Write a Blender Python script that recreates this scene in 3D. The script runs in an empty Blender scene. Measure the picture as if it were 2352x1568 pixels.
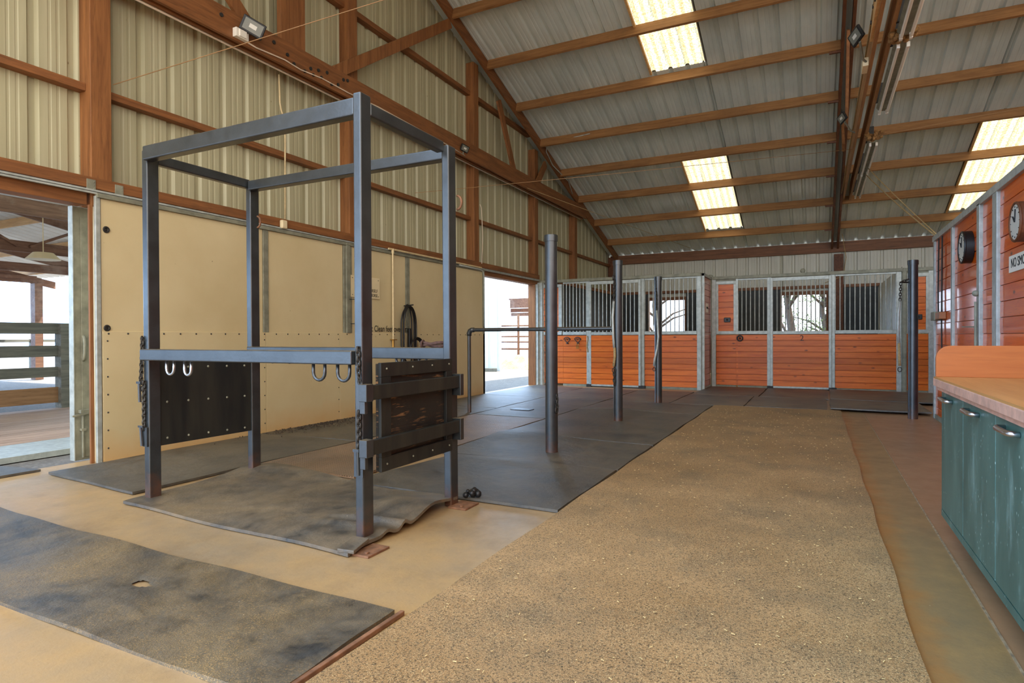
import bpy, math, random
from mathutils import Vector, Matrix
R = random.Random(7)
SC = bpy.context.scene
COL = SC.collection
PI = math.pi

# ------------------------------------------------------------------ helpers
def lin(c):
    return tuple(((v / 255) / 12.92 if v / 255 <= .04045 else ((v / 255 + .055) / 1.055) ** 2.4) for v in c) + (1,)

class MB:
    """collects shapes in world coordinates; build() links them as ONE mesh object"""
    def __init__(s):
        s.v = []; s.f = []
    def add(s, vs, fs):
        n = len(s.v); s.v += [Vector(p) for p in vs]; s.f += [tuple(i + n for i in f) for f in fs]; return s
    def box(s, x0, y0, z0, x1, y1, z1):
        x0, x1 = min(x0, x1), max(x0, x1); y0, y1 = min(y0, y1), max(y0, y1); z0, z1 = min(z0, z1), max(z0, z1)
        return s.add([(x0, y0, z0), (x1, y0, z0), (x1, y1, z0), (x0, y1, z0), (x0, y0, z1), (x1, y0, z1), (x1, y1, z1), (x0, y1, z1)],
                     [(0, 3, 2, 1), (4, 5, 6, 7), (0, 1, 5, 4), (1, 2, 6, 5), (2, 3, 7, 6), (3, 0, 4, 7)])
    def bar(s, p, q, w, h, up=(0, 0, 1)):
        p, q = Vector(p), Vector(q); d = (q - p).normalized(); u = Vector(up)
        a = d.cross(u)
        if a.length < 1e-4: a = d.cross(Vector((1, 0, 0)))
        a.normalize(); b = a.cross(d).normalized(); a *= w / 2; b *= h / 2
        vs = [p - a - b, p + a - b, p + a + b, p - a + b, q - a - b, q + a - b, q + a + b, q - a + b]
        return s.add(vs, [(3, 2, 1, 0), (4, 5, 6, 7), (0, 1, 5, 4), (1, 2, 6, 5), (2, 3, 7, 6), (3, 0, 4, 7)])
    def tube(s, path, r, n=8, closed=False, r2=None):
        path = [Vector(p) for p in path]; m = len(path); rings = []; a = None
        for i, p in enumerate(path):
            if closed: d = path[(i + 1) % m] - path[i - 1]
            else: d = path[min(i + 1, m - 1)] - path[max(i - 1, 0)]
            d.normalize()
            if a is None:
                a = d.cross(Vector((0, 0, 1)))
                if a.length < .05: a = d.cross(Vector((1, 0, 0)))
            else:
                a = a - d * a.dot(d)
            a.normalize(); b = d.cross(a)
            rr = r if r2 is None else r + (r2 - r) * i / (m - 1)
            rings.append([p + a * rr * math.cos(2 * PI * k / n) + b * rr * math.sin(2 * PI * k / n) for k in range(n)])
        vs = [q for g in rings for q in g]; fs = []
        for i in range(m if closed else m - 1):
            j = (i + 1) % m
            for k in range(n):
                l = (k + 1) % n
                fs.append((i * n + k, i * n + l, j * n + l, j * n + k))
        if not closed:
            fs.append(tuple(range(n))[::-1]); fs.append(tuple((m - 1) * n + k for k in range(n)))
        return s.add(vs, fs)
    def cyl(s, p, q, r, n=16, r2=None):
        return s.tube([p, q], r, n, r2=r2)
    def prism(s, pts, axis, a, b):
        def mk(p, t):
            return {'x': (t, p[0], p[1]), 'y': (p[0], t, p[1]), 'z': (p[0], p[1], t)}[axis]
        n = len(pts)
        return s.add([mk(p, a) for p in pts] + [mk(p, b) for p in pts],
                     [tuple(range(n)), tuple(range(2 * n - 1, n - 1, -1))] + [(i, n + i, n + (i + 1) % n, (i + 1) % n) for i in range(n)])
    def sphere(s, c, r, n=10, m=7, sc=(1, 1, 1)):
        vs = []; fs = []
        for i in range(m + 1):
            t = PI * i / m
            for k in range(n):
                u = 2 * PI * k / n
                vs.append((c[0] + r * sc[0] * math.sin(t) * math.cos(u), c[1] + r * sc[1] * math.sin(t) * math.sin(u), c[2] + r * sc[2] * math.cos(t)))
        for i in range(m):
            for k in range(n):
                l = (k + 1) % n
                fs.append((i * n + k, (i + 1) * n + k, (i + 1) * n + l, i * n + l))
        return s.add(vs, fs)
    def grid(s, P, nu, nv, th=0):
        """sheet from P(u,v)->xyz, u,v in 0..1, with thickness th downwards"""
        top = [P(i / nu, j / nv) for j in range(nv + 1) for i in range(nu + 1)]
        W = nu + 1
        fs = [(j * W + i, j * W + i + 1, (j + 1) * W + i + 1, (j + 1) * W + i) for j in range(nv) for i in range(nu)]
        if th:
            n = len(top)
            bot = [(p[0], p[1], p[2] - th) for p in top]
            fs += [tuple(n + k for k in f[::-1]) for f in fs]
            edge = [i for i in range(W)] + [j * W + nu for j in range(1, nv + 1)] + [nv * W + i for i in range(nu - 1, -1, -1)] + [j * W for j in range(nv - 1, 0, -1)]
            for a, b in zip(edge, edge[1:] + edge[:1]): fs.append((a, n + a, n + b, b))
            top = top + bot
        return s.add(top, fs)
    def build(s, name, mat, parent=None, bevel=0, smooth=False, origin=None, seg=2):
        lo = Vector([min(p[i] for p in s.v) for i in range(3)]); hi = Vector([max(p[i] for p in s.v) for i in range(3)])
        o0 = Vector(origin) if origin is not None else Vector(((lo.x + hi.x) / 2, (lo.y + hi.y) / 2, lo.z))
        me = bpy.data.meshes.new(name)
        me.from_pydata([p - o0 for p in s.v], [], s.f); me.update()
        import bmesh
        bm = bmesh.new(); bm.from_mesh(me); bmesh.ops.recalc_face_normals(bm, faces=bm.faces); bm.to_mesh(me); bm.free()
        o = bpy.data.objects.new(name, me); COL.objects.link(o)
        if mat is not None: me.materials.append(mat)
        if parent is not None:
            o.parent = parent; o.location = o0 - wloc(parent)
        else: o.location = o0
        if smooth:
            for p in me.polygons: p.use_smooth = True
            if smooth != 'all':
                m = o.modifiers.new('n', 'EDGE_SPLIT'); m.split_angle = math.radians(40)
        if bevel:
            m = o.modifiers.new('b', 'BEVEL'); m.width = bevel; m.segments = seg; m.limit_method = 'ANGLE'; m.angle_limit = math.radians(50)
        return o

def wloc(o):
    v = Vector((0, 0, 0))
    while o is not None:
        v = v + o.location; o = o.parent
    return v

def tag(o, label, cat, group=None, kind=None):
    o['label'] = label; o['category'] = cat
    if group: o['group'] = group
    if kind: o['kind'] = kind
    return o
def struct(o):
    o['kind'] = 'structure'; return o
def thing(name, loc, label, cat, group=None):
    o = bpy.data.objects.new(name, None); COL.objects.link(o); o.location = loc; o.empty_display_size = .1
    return tag(o, label, cat, group)
def copy_tree(o, dloc, parent=None):
    c = o.copy(); COL.objects.link(c)
    if parent is not None: c.parent = parent
    else: c.location = o.location + Vector(dloc)
    for ch in list(o.children): copy_tree(ch, (0, 0, 0), c)
    return c
def dots(name, pts, r, mat, parent, axis=None, h=.006):
    """equal small heads, each an object of its own, sharing one mesh"""
    first = None
    for p in pts:
        p = Vector(p)
        if first is None:
            mb = MB().cyl(p, p + Vector(axis) * h, r, 8) if axis else MB().sphere(p, r, 8, 5)
            first = mb.build(name, mat, parent, smooth=True); p0 = p
        else:
            c = first.copy(); COL.objects.link(c); c.location = first.location + p - p0
def box(*a): return MB().box(*a)

def lettering(name, body, size, mw, mat, parent=None, ext=.001, align='LEFT', sx=1.0):
    cu = bpy.data.curves.new(name, 'FONT'); cu.body = body; cu.size = size; cu.extrude = ext; cu.align_x = align; cu.align_y = 'CENTER'
    t = bpy.data.objects.new('tmp', cu); COL.objects.link(t)
    bpy.context.view_layer.update()
    me = bpy.data.meshes.new_from_object(t.evaluated_get(bpy.context.evaluated_depsgraph_get()))
    bpy.data.objects.remove(t)
    me.transform(mw @ Matrix.Diagonal((sx, 1, 1, 1)))
    mb = MB(); mb.add([v.co for v in me.vertices], [tuple(p.vertices) for p in me.polygons]); bpy.data.meshes.remove(me)
    return mb.build(name, mat, parent)

# ------------------------------------------------------------------ materials
class NT:
    def __init__(s, name):
        s.m = bpy.data.materials.new(name); s.m.use_nodes = True; s.t = s.m.node_tree; s.t.nodes.clear()
        s.out = s.n('ShaderNodeOutputMaterial')
    def n(s, t, **k):
        nd = s.t.nodes.new(t)
        for a, v in k.items(): setattr(nd, a, v)
        return nd
    def l(s, a, b): s.t.links.new(a, b)
    def val(s, sock, v):
        if hasattr(v, 'node'): s.l(v, sock)
        else: sock.default_value = v
    def math(s, op, a, b=0, c=None, clamp=False):
        nd = s.n('ShaderNodeMath', operation=op, use_clamp=clamp)
        s.val(nd.inputs[0], a); s.val(nd.inputs[1], b)
        if c is not None: s.val(nd.inputs[2], c)
        return nd.outputs[0]
    def mix(s, f, a, b, bt='MIX'):
        nd = s.n('ShaderNodeMix', data_type='RGBA', blend_type=bt)
        s.val(nd.inputs[0], f); s.val(nd.inputs[6], a); s.val(nd.inputs[7], b)
        return nd.outputs[2]
    def coord(s, scale=(1, 1, 1), world=True):
        if world: src = s.n('ShaderNodeNewGeometry').outputs['Position']
        else: src = s.n('ShaderNodeTexCoord').outputs['Object']
        mp = s.n('ShaderNodeMapping'); s.l(src, mp.inputs[0]); mp.inputs['Scale'].default_value = scale
        return mp.outputs[0]
    def noise(s, co, scale, detail=5, rough=.55, dist=0):
        nd = s.n('ShaderNodeTexNoise'); s.l(co, nd.inputs['Vector']); nd.inputs['Scale'].default_value = scale
        nd.inputs['Detail'].default_value = detail; nd.inputs['Roughness'].default_value = rough; nd.inputs['Distortion'].default_value = dist
        return nd.outputs['Fac']
    def vor(s, co, scale, out='Distance', feature='F1', rnd=1):
        nd = s.n('ShaderNodeTexVoronoi', feature=feature); s.l(co, nd.inputs['Vector']); nd.inputs['Scale'].default_value = scale
        nd.inputs['Randomness'].default_value = rnd
        return nd.outputs[out]
    def ramp(s, f, lo, hi):
        nd = s.n('ShaderNodeMapRange', clamp=True); s.val(nd.inputs[0], f)
        nd.inputs[1].default_value = lo; nd.inputs[2].default_value = hi
        return nd.outputs[0]
    def xyz(s, i):
        nd = s.n('ShaderNodeSeparateXYZ'); s.l(s.n('ShaderNodeNewGeometry').outputs['Position'], nd.inputs[0]); return nd.outputs[i]
    def island(s):
        return s.n('ShaderNodeNewGeometry').outputs['Random Per Island']
    def objrand(s):
        return s.n('ShaderNodeObjectInfo').outputs['Random']
    def bump(s, h, strength=.3, dist=.01):
        nd = s.n('ShaderNodeBump'); nd.inputs['Strength'].default_value = strength; nd.inputs['Distance'].default_value = dist
        s.l(h, nd.inputs['Height']); return nd.outputs[0]
    def bsdf(s, col, rough=.5, metal=0, spec=.5, coat=0, crough=.1, nrm=None, **k):
        b = s.n('ShaderNodeBsdfPrincipled'); s.val(b.inputs['Base Color'], col); s.val(b.inputs['Roughness'], rough); s.val(b.inputs['Metallic'], metal)
        s.val(b.inputs['Specular IOR Level'], spec); s.val(b.inputs['Coat Weight'], coat); b.inputs['Coat Roughness'].default_value = crough
        if nrm is not None: s.l(nrm, b.inputs['Normal'])
        for a, v in k.items(): s.val(b.inputs[a], v)
        s.l(b.outputs[0], s.out.inputs[0]); return b

def m_plain(name, c, rough=.5, metal=0, var=.12, scale=6, bump=0, **k):
    t = NT(name); co = t.coord(); f = t.noise(co, scale)
    c = lin(c); d = tuple(v * (1 - var * 2) for v in c[:3]) + (1,); e = tuple(min(1, v * (1 + var)) for v in c[:3]) + (1,)
    col = t.mix(t.ramp(f, .3, .7), d, e)
    nr = t.bump(t.noise(co, scale * 6), bump, .01) if bump else None
    t.bsdf(col, rough, metal, nrm=nr, **k); return t.m

def m_wood(name, c1, c2, axis, rough=.6, dark=None, knots=False, isl=0.0, coat=0, crough=.1, dirt=None, spec=.4, grain=1.0):
    t = NT(name)
    sc = {'x': (.6, 9, 9), 'y': (9, .6, 9), 'z': (9, 9, .6)}[axis]
    co = t.coord(sc)
    if isl:
        ad = t.n('ShaderNodeVectorMath', operation='ADD'); t.l(co, ad.inputs[0])
        cx = t.n('ShaderNodeCombineXYZ')
        for i in range(3): t.l(t.math('MULTIPLY', t.island(), 37.0 + 11 * i), cx.inputs[i])
        t.l(cx.outputs[0], ad.inputs[1]); co = ad.outputs[0]
    g = t.noise(co, 2.2, 6, .62, .6)
    g2 = t.noise(co, 9, 3, .6)
    col = t.mix(t.ramp(g, .32, .68), lin(c1), lin(c2))
    dk = dark or tuple(v * .45 for v in c1)
    col = t.mix(t.math('MULTIPLY', t.ramp(g2, .55, .75), .4 * grain), col, lin(dk))
    if isl:
        hs = t.n('ShaderNodeHueSaturation'); t.l(col, hs.inputs['Color'])
        t.l(t.math('ADD', 1 - isl / 2, t.math('MULTIPLY', t.island(), isl)), hs.inputs['Value']); col = hs.outputs[0]
    if knots:
        ks = {'x': (1, 2.1, 2.1), 'y': (2.1, 1, 2.1), 'z': (2.1, 2.1, 1)}[axis]
        kc = t.coord(ks)
        vd = t.n('ShaderNodeTexVoronoi'); t.l(kc, vd.inputs['Vector']); vd.inputs['Scale'].default_value = 3.3
        nz = t.math('MULTIPLY', t.noise(t.coord(), 30, 2), .05)
        k = t.math('SUBTRACT', 1, t.ramp(t.math('ADD', vd.outputs['Distance'], nz), .07, .17))
        col = t.mix(t.math('MULTIPLY', k, .85), col, lin((70, 28, 14)))
    if dirt:
        col = t.mix(t.math('MULTIPLY', t.ramp(t.noise(t.coord(), 1.3, 7, .7), .5, .75), dirt[1]), col, lin(dirt[0]))
    t.bsdf(col, rough, 0, spec, coat, crough, nrm=t.bump(g, .12, .004)); return t.m

M = {}
M['red_y'] = m_wood('red timber lengthwise', (112, 70, 38), (150, 98, 56), 'y', dirt=((84, 60, 42), .5))
M['red_z'] = m_wood('red timber upright', (118, 74, 40), (156, 104, 60), 'z', dirt=((96, 64, 42), .4))
M['red_x'] = m_wood('red timber crosswise', (104, 68, 44), (140, 94, 62), 'x', dirt=((80, 60, 44), .5))
M['purlin'] = m_wood('purlin timber', (136, 94, 54), (170, 124, 76), 'x', dirt=((108, 80, 54), .5))
M['darkwood'] = m_wood('dark brown truss timber', (84, 48, 28), (122, 74, 44), 'y', dirt=((60, 42, 30), .5))
M['dusty'] = m_wood('dusty tan timber with painted door light', (150, 108, 66), (186, 140, 90), 'y', dirt=((120, 80, 50), .5))  # tie-beam tan: doorway light put into the colour, along with dust
M['shedwood'] = m_wood('bird-streaked brown shed timber', (96, 66, 52), (134, 98, 78), 'y', dirt=((190, 180, 170), .35))
M['shedpurlin'] = m_wood('shed purlin timber', (196, 150, 92), (222, 180, 122), 'x')
M['stall_x'] = m_wood('varnished pine planks', (196, 90, 26), (222, 118, 40), 'x', spec=.25, rough=.38, knots=True, isl=.3, coat=.15, crough=.25, dark=(120, 50, 20))
M['stall_y'] = m_wood('varnished pine planks of the return', (170, 72, 34), (200, 98, 50), 'y', rough=.3, knots=True, isl=.25, coat=.4, crough=.15, dark=(110, 44, 20))
M['tack'] = m_wood('glossy varnished pine planks', (210, 78, 6), (234, 106, 16), 'y', spec=.1, rough=.3, knots=True, isl=.22, coat=.6, crough=.08, dark=(130, 54, 20))
M['deck'] = m_wood('weathered deck planks', (150, 122, 104), (190, 162, 142), 'y', rough=.8, isl=.3)
M['fencegrey'] = m_wood('weathered fence boards', (92, 94, 90), (126, 126, 118), 'y', rough=.85, isl=.2)
M['fencebrown'] = m_wood('brown fence boards', (126, 94, 66), (160, 124, 92), 'y', rough=.85)
M['galv'] = m_plain('galvanised steel', (178, 184, 178), .42, .2, .14, 14)
M['galvdull'] = m_plain('dusty galvanised steel', (140, 140, 122), .6, .1, .16, 10)
M['white'] = m_plain('white painted metal', (232, 230, 222), .4, 0, .04)
M['pvc'] = m_plain('aged white plastic pipe', (226, 206, 160), .45, 0, .1, 12)
M['black'] = m_plain('black painted metal', (26, 27, 29), .42, 0, .2, 10)
M['rubberblack'] = m_plain('black rubber', (22, 22, 24), .38, 0, .2, 14)
M['darkgap'] = m_plain('dark steel channel', (52, 50, 48), .6, .3, .2)
M['chain'] = m_plain('weathered chain steel', (70, 66, 60), .5, .6, .25, 40)
M['rope'] = m_plain('twisted rope', (176, 150, 104), .8, 0, .2, 60, .4)
M['wire'] = m_plain('aged wire', (168, 130, 88), .6, 0, .1)
M['cable'] = m_plain('pale cable', (226, 210, 188), .5, 0, .06)
M['chrome'] = m_plain('chrome', (200, 200, 204), .28, 1, .03)
M['brass'] = m_plain('brass', (176, 136, 70), .35, .8, .1)
M['lens'] = m_plain('lamp glass', (120, 122, 112), .2, 0, .06)
M['tubeglass'] = m_plain('fluorescent tube glass', (238, 236, 228), .15, 0, .03)
M['nest'] = m_plain('dried mud nest', (150, 112, 66), .95, 0, .3, 40, .6)
M['ink'] = m_plain('black lettering', (22, 20, 20), .7, 0, .05)
M['signwhite'] = m_plain('white sign board', (236, 232, 220), .5, 0, .03)
M['signcream'] = m_plain('cream sign board', (228, 212, 172), .5, 0, .03)
M['straw'] = m_plain('straw', (220, 190, 130), .9, 0, .25, 25, .6)
M['leaf'] = m_plain('leaves', (86, 108, 52), .7, 0, .3, 9)
M['bark'] = m_plain('bark', (70, 58, 48), .9, 0, .25, 14, .5)
M['shedwhite'] = m_plain('pale blue metal siding', (206, 220, 232), .5, 0, .04)
M['bucket'] = m_plain('dark plastic', (36, 38, 42), .5, 0, .1)
M['clockface'] = m_plain('clock face', (216, 216, 206), .3, 0, .05)
M['bin'] = m_plain('orange brown box', (170, 108, 66), .5, 0, .12)
M['liner'] = m_plain('dark stall liner', (52, 58, 60), .6, 0, .2, 5)
M['heart'] = m_plain('cast iron', (60, 60, 64), .35, .6, .2, 40)

def m_cream():
    t = NT('cream panel'); co = t.coord()
    col = t.mix(t.ramp(t.noise(co, 1.2, 6, .6), .3, .7), lin((206, 188, 144)), lin((218, 202, 160)))
    z = t.xyz(2)
    stain = t.math('MULTIPLY', t.ramp(t.math('ADD', z, t.math('MULTIPLY', t.noise(co, 5), .25)), .42, .12), .6)
    col = t.mix(stain, col, lin((206, 158, 92)))
    sp = t.math('SUBTRACT', 1, t.ramp(t.vor(co, 7), .02, .05))
    col = t.mix(t.math('MULTIPLY', sp, t.ramp(t.noise(co, 2), .55, .6)), col, lin((96, 80, 56)))
    t.bsdf(col, .42); return t.m
M['cream'] = m_cream()

def m_siding(name, c1, c2, streak):
    t = NT(name); co = t.coord((5, 5, .35))
    col = t.mix(t.ramp(t.noise(co, 1.6, 6, .6), .3, .72), lin(c1), lin(c2))
    sp = t.math('SUBTRACT', 1, t.ramp(t.vor(t.coord((1, 1, .5)), 5), .015, .04))
    col = t.mix(t.math('MULTIPLY', sp, .7), col, lin(streak))
    t.bsdf(col, .45); return t.m
M['siding'] = m_siding('cream ribbed siding', (168, 163, 130), (188, 184, 152), (110, 90, 56))
M['sidingback'] = m_siding('grey ribbed siding', (190, 190, 174), (208, 208, 194), (110, 100, 80))
def m_roof():
    t = NT('ribbed metal roofing'); co = t.coord((1.2, .5, .5))
    col = t.mix(t.ramp(t.noise(co, 1.5, 6, .6), .3, .7), lin((184, 196, 192)), lin((214, 223, 217)))
    t.bsdf(col, .34, 0); return t.m
M['roof'] = m_roof()
def m_sky():
    t = NT('translucent fibreglass skylight'); co = t.coord()
    f = t.noise(co, 34, 3, .6); col = t.mix(t.ramp(f, .35, .65), lin((128, 112, 74)), lin((164, 158, 138)))
    fl = t.math('SINE', t.math('MULTIPLY', t.xyz(0), 2 * PI / .152))
    col = t.mix(t.math('MULTIPLY', t.ramp(t.math('ADD', fl, t.math('MULTIPLY', t.noise(t.coord((1, .3, .3)), 6), 1.6)), .6, 1.5), .55), col, lin((96, 78, 44)))
    a = t.n('ShaderNodeBsdfTranslucent'); t.l(col, a.inputs[0])
    b = t.n('ShaderNodeBsdfDiffuse'); t.l(col, b.inputs[0])
    mx = t.n('ShaderNodeMixShader'); mx.inputs[0].default_value = .2; t.l(a.outputs[0], mx.inputs[1]); t.l(b.outputs[0], mx.inputs[2])
    t.l(mx.outputs[0], t.out.inputs[0]); return t.m
M['skylight'] = m_sky()

def m_steel():
    t = NT('dark blue-black painted steel'); co = t.coord()
    col = t.mix(t.ramp(t.noise(co, 7, 7, .65), .35, .7), lin((34, 39, 42)), lin((52, 58, 62)))
    sp = t.math('SUBTRACT', 1, t.ramp(t.vor(co, 30), .05, .14))
    col = t.mix(t.math('MULTIPLY', sp, .5), col, lin((24, 24, 26)))
    z = t.xyz(2); n = t.noise(co, 9, 6, .7)
    rust = t.ramp(t.math('ADD', z, t.math('MULTIPLY', n, .5)), .42, .16)
    col = t.mix(t.math('MULTIPLY', rust, .75), col, lin((120, 72, 40)))
    # dust lies on the upward faces
    nz = t.n('ShaderNodeSeparateXYZ'); t.l(t.n('ShaderNodeNewGeometry').outputs['Normal'], nz.inputs[0])
    d = t.math('MULTIPLY', t.ramp(nz.outputs[2], .5, .95), t.ramp(n, .25, .5))
    col = t.mix(t.math('MULTIPLY', d, .6), col, lin((150, 130, 96)))
    t.bsdf(col, t.math('ADD', .22, t.math('MULTIPLY', n, .2)), .1, .5, nrm=t.bump(t.noise(co, 60), .12, .004), IOR=1.75); return t.m
M['steel'] = m_steel()
def m_plyblack():
    t = NT('black painted plywood'); co = t.coord((3, 1, 7)); cz = t.coord((5, 5, .8))
    col = t.mix(t.ramp(t.noise(cz, 2, 6), .35, .7), lin((28, 31, 32)), lin((50, 50, 44)))
    t.bsdf(col, .5, 0, .4, nrm=t.bump(t.noise(t.coord((4, 4, 1)), 14), .15, .004)); return t.m
M['plyblack'] = m_plyblack()
def m_worn():
    t = NT('worn black painted plywood'); co = t.coord((2, 1.2, 14))
    col = t.mix(t.ramp(t.noise(t.coord(), 4, 6), .35, .7), lin((28, 30, 30)), lin((46, 44, 40)))
    sc = t.math('MULTIPLY', t.ramp(t.noise(co, 6, 4, .6), .55, .62), t.ramp(t.noise(t.coord(), 3.4, 4), .38, .58))
    col = t.mix(t.math('MULTIPLY', sc, .75), col, lin((176, 132, 88)))
    t.bsdf(col, .5, 0, .4, nrm=t.bump(t.noise(co, 8), .3, .004)); return t.m
M['worn'] = m_worn()

def m_rubber(name, dust, amt, studs=False, rough=(.34, .3), chips=0):
    t = NT(name); co = t.coord()
    b1 = t.noise(co, 1.3, 6, .7, .4); b2 = t.noise(co, 8, 7, .75)
    col = t.mix(t.ramp(t.math('ADD', b2, t.math('MULTIPLY', b1, .6)), .55, 1.0), lin((28, 30, 30)), lin((78, 79, 76)))
    f = t.math('MULTIPLY', t.ramp(t.math('ADD', b1, t.math('MULTIPLY', b2, .35)), .52, .86), amt)
    col = t.mix(f, col, lin(dust))
    h = t.math('ADD', t.noise(co, 70, 5, .75), t.math('MULTIPLY', t.noise(co, 12, 4, .6), 2.5))
    if chips:
        cp = t.ramp(t.noise(co, 240, 2, .6), .52, .62)
        col = t.mix(t.math('MULTIPLY', t.math('MULTIPLY', cp, t.ramp(b1, .38, .7)), chips), col, lin((190, 152, 92)))
    sp = t.math('SUBTRACT', 1, t.ramp(t.vor(co, 9), .018, .035))
    col = t.mix(t.math('MULTIPLY', sp, .6), col, lin((200, 186, 160)))
    ro = t.math('ADD', rough[0], t.math('MULTIPLY', b2, rough[1]))
    if studs:
        vv = t.vor(t.coord(), 40, rnd=0)
        h = t.math('ADD', t.math('MULTIPLY', t.ramp(vv, .25, .45), -3), h)
        col = t.mix(t.math('MULTIPLY', t.ramp(vv, .3, .5), .5), col, lin((176, 136, 96)))
    t.bsdf(col, ro, 0, .6, nrm=t.bump(h, .5, .005), IOR=1.7); return t.m
M['rub'] = m_rubber('rubber matting', (124, 106, 74), .4)
M['rubdust'] = m_rubber('dusty rubber matting', (150, 124, 84), .6, rough=(.36, .3))
M['rubnear'] = m_rubber('pitted rubber matting', (138, 114, 68), .5, chips=.9, rough=(.3, .3))
M['rubstud'] = m_rubber('studded rubber matting', (160, 122, 82), .5, studs=True)
M['rubfar'] = m_rubber('walked-on rubber matting', (128, 110, 78), .55, rough=(.36, .25))

def m_runner():
    t = NT('speckled aisle surfacing'); co = t.coord()
    a = t.noise(co, .9, 6, .6); b = t.noise(co, 110, 4, .75); c = t.noise(t.coord((1.6, .8, 1)), 230, 2, .6)
    col = t.mix(t.ramp(a, .32, .68), lin((150, 116, 74)), lin((184, 148, 102)))
    col = t.mix(t.math('MULTIPLY', t.ramp(t.noise(co, 1.7, 7, .72), .46, .66), .6), col, lin((108, 94, 72)))
    col = t.mix(t.math('MULTIPLY', t.ramp(b, .5, .62), .8), col, lin((58, 52, 42)))
    col = t.mix(t.math('MULTIPLY', t.ramp(c, .56, .66), .75), col, lin((220, 192, 140)))
    col = t.mix(t.math('MULTIPLY', t.ramp(t.noise(co, 130, 2, .5), .58, .64), .65), col, lin((66, 54, 36)))
    t.bsdf(col, t.math('ADD', .5, t.math('MULTIPLY', a, .25)), 0, .35, nrm=t.bump(t.math('ADD', b, c), .35, .004)); return t.m
M['runner'] = m_runner()
def m_floor():
    t = NT('worn concrete'); co = t.coord(); x = t.xyz(0)
    a = t.noise(co, .8, 7, .65); b = t.noise(co, 5, 7, .7); c = t.noise(co, 45, 4, .7)
    L = t.mix(t.ramp(t.math('ADD', a, t.math('MULTIPLY', b, .3)), .45, .85), lin((186, 148, 94)), lin((148, 130, 104)))
    L = t.mix(t.math('MULTIPLY', t.ramp(t.noise(co, 2.2, 6, .7), .5, .68), .5), L, lin((128, 104, 74)))
    Rr = t.mix(t.ramp(t.math('ADD', a, t.math('MULTIPLY', b, .3)), .45, .85), lin((168, 126, 88)), lin((146, 116, 84)))
    Rr = t.mix(t.ramp(t.math('ADD', x, t.math('MULTIPLY', b, .02)), .60, .62), t.mix(t.ramp(b, .35, .7), lin((156, 124, 78)), lin((132, 110, 76))), Rr)
    st = t.math('MULTIPLY', t.ramp(t.math('ADD', x, t.math('MULTIPLY', t.noise(co, 3.5, 6, .7), .34)), .60, .45), .85)
    Rr = t.mix(st, Rr, lin((166, 108, 46)))
    col = t.mix(t.ramp(x, .2, .21), L, Rr)
    col = t.mix(t.math('MULTIPLY', t.ramp(c, .58, .7), .2), col, lin((90, 70, 46)))
    sp = t.math('SUBTRACT', 1, t.ramp(t.vor(co, 8), .014, .03))
    col = t.mix(t.math('MULTIPLY', sp, .6), col, lin((220, 200, 160)))
    t.bsdf(col, t.math('ADD', .22, t.math('MULTIPLY', b, .35)), 0, .5, nrm=t.bump(t.math('ADD', b, c), .14, .006), IOR=1.6); return t.m
M['floor'] = m_floor()
def m_ground():
    t = NT('gravel yard'); co = t.coord()
    b = t.noise(co, 9, 6, .7); v = t.vor(co, 26)
    col = t.mix(t.ramp(b, .3, .7), lin((112, 108, 104)), lin((146, 141, 134)))
    col = t.mix(t.math('MULTIPLY', t.ramp(v, .1, .5), .45), col, lin((84, 80, 78)))
    t.bsdf(col, .85, 0, .3, nrm=t.bump(v, .8, .02)); return t.m
M['ground'] = m_ground()
def m_green():
    t = NT('scratched green laminate'); co = t.coord()
    col = t.mix(t.ramp(t.noise(t.coord((2, 2, .7)), 3, 6, .6), .3, .7), lin((54, 88, 80)), lin((78, 112, 102)))
    sp = t.math('SUBTRACT', 1, t.ramp(t.math('ADD', t.vor(t.coord((1, 1, .6)), 38), t.math('MULTIPLY', t.noise(co, 60), .1)), .11, .2))
    col = t.mix(t.math('MULTIPLY', t.math('MULTIPLY', sp, t.ramp(t.noise(co, 4), .4, .55)), .9), col, lin((176, 204, 194)))
    col = t.mix(t.math('MULTIPLY', t.ramp(t.noise(t.coord((1, 2.5, .6)), 3, 7, .75), .54, .66), .35), col, lin((150, 184, 176)))
    t.bsdf(col, .4, 0, .5); return t.m
M['green'] = m_green()
M['top'] = m_wood('tan plywood top', (178, 126, 70), (196, 146, 86), 'y', rough=.35, dark=(150, 100, 50))
M['edge'] = m_plain('pinkish laminate edge', (206, 160, 138), .45, 0, .14, 18)
M['splash'] = m_wood('orange plywood splash', (162, 86, 36), (178, 102, 46), 'x', rough=.4, grain=.4)

# ------------------------------------------------------------------ measured levels
RIDGE, EAVE = 5.7, 18.8
def pz(y):                      # underside of the purlins on the far and the near slope
    return 9.426 - .3172 * y if y >= RIDGE else 9.426 - .3172 * (2 * RIDGE - y)
XW = -5.9                       # gable wall siding
XE = 12.7                       # other gable
YB = 2 * RIDGE - EAVE           # open side behind

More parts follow.
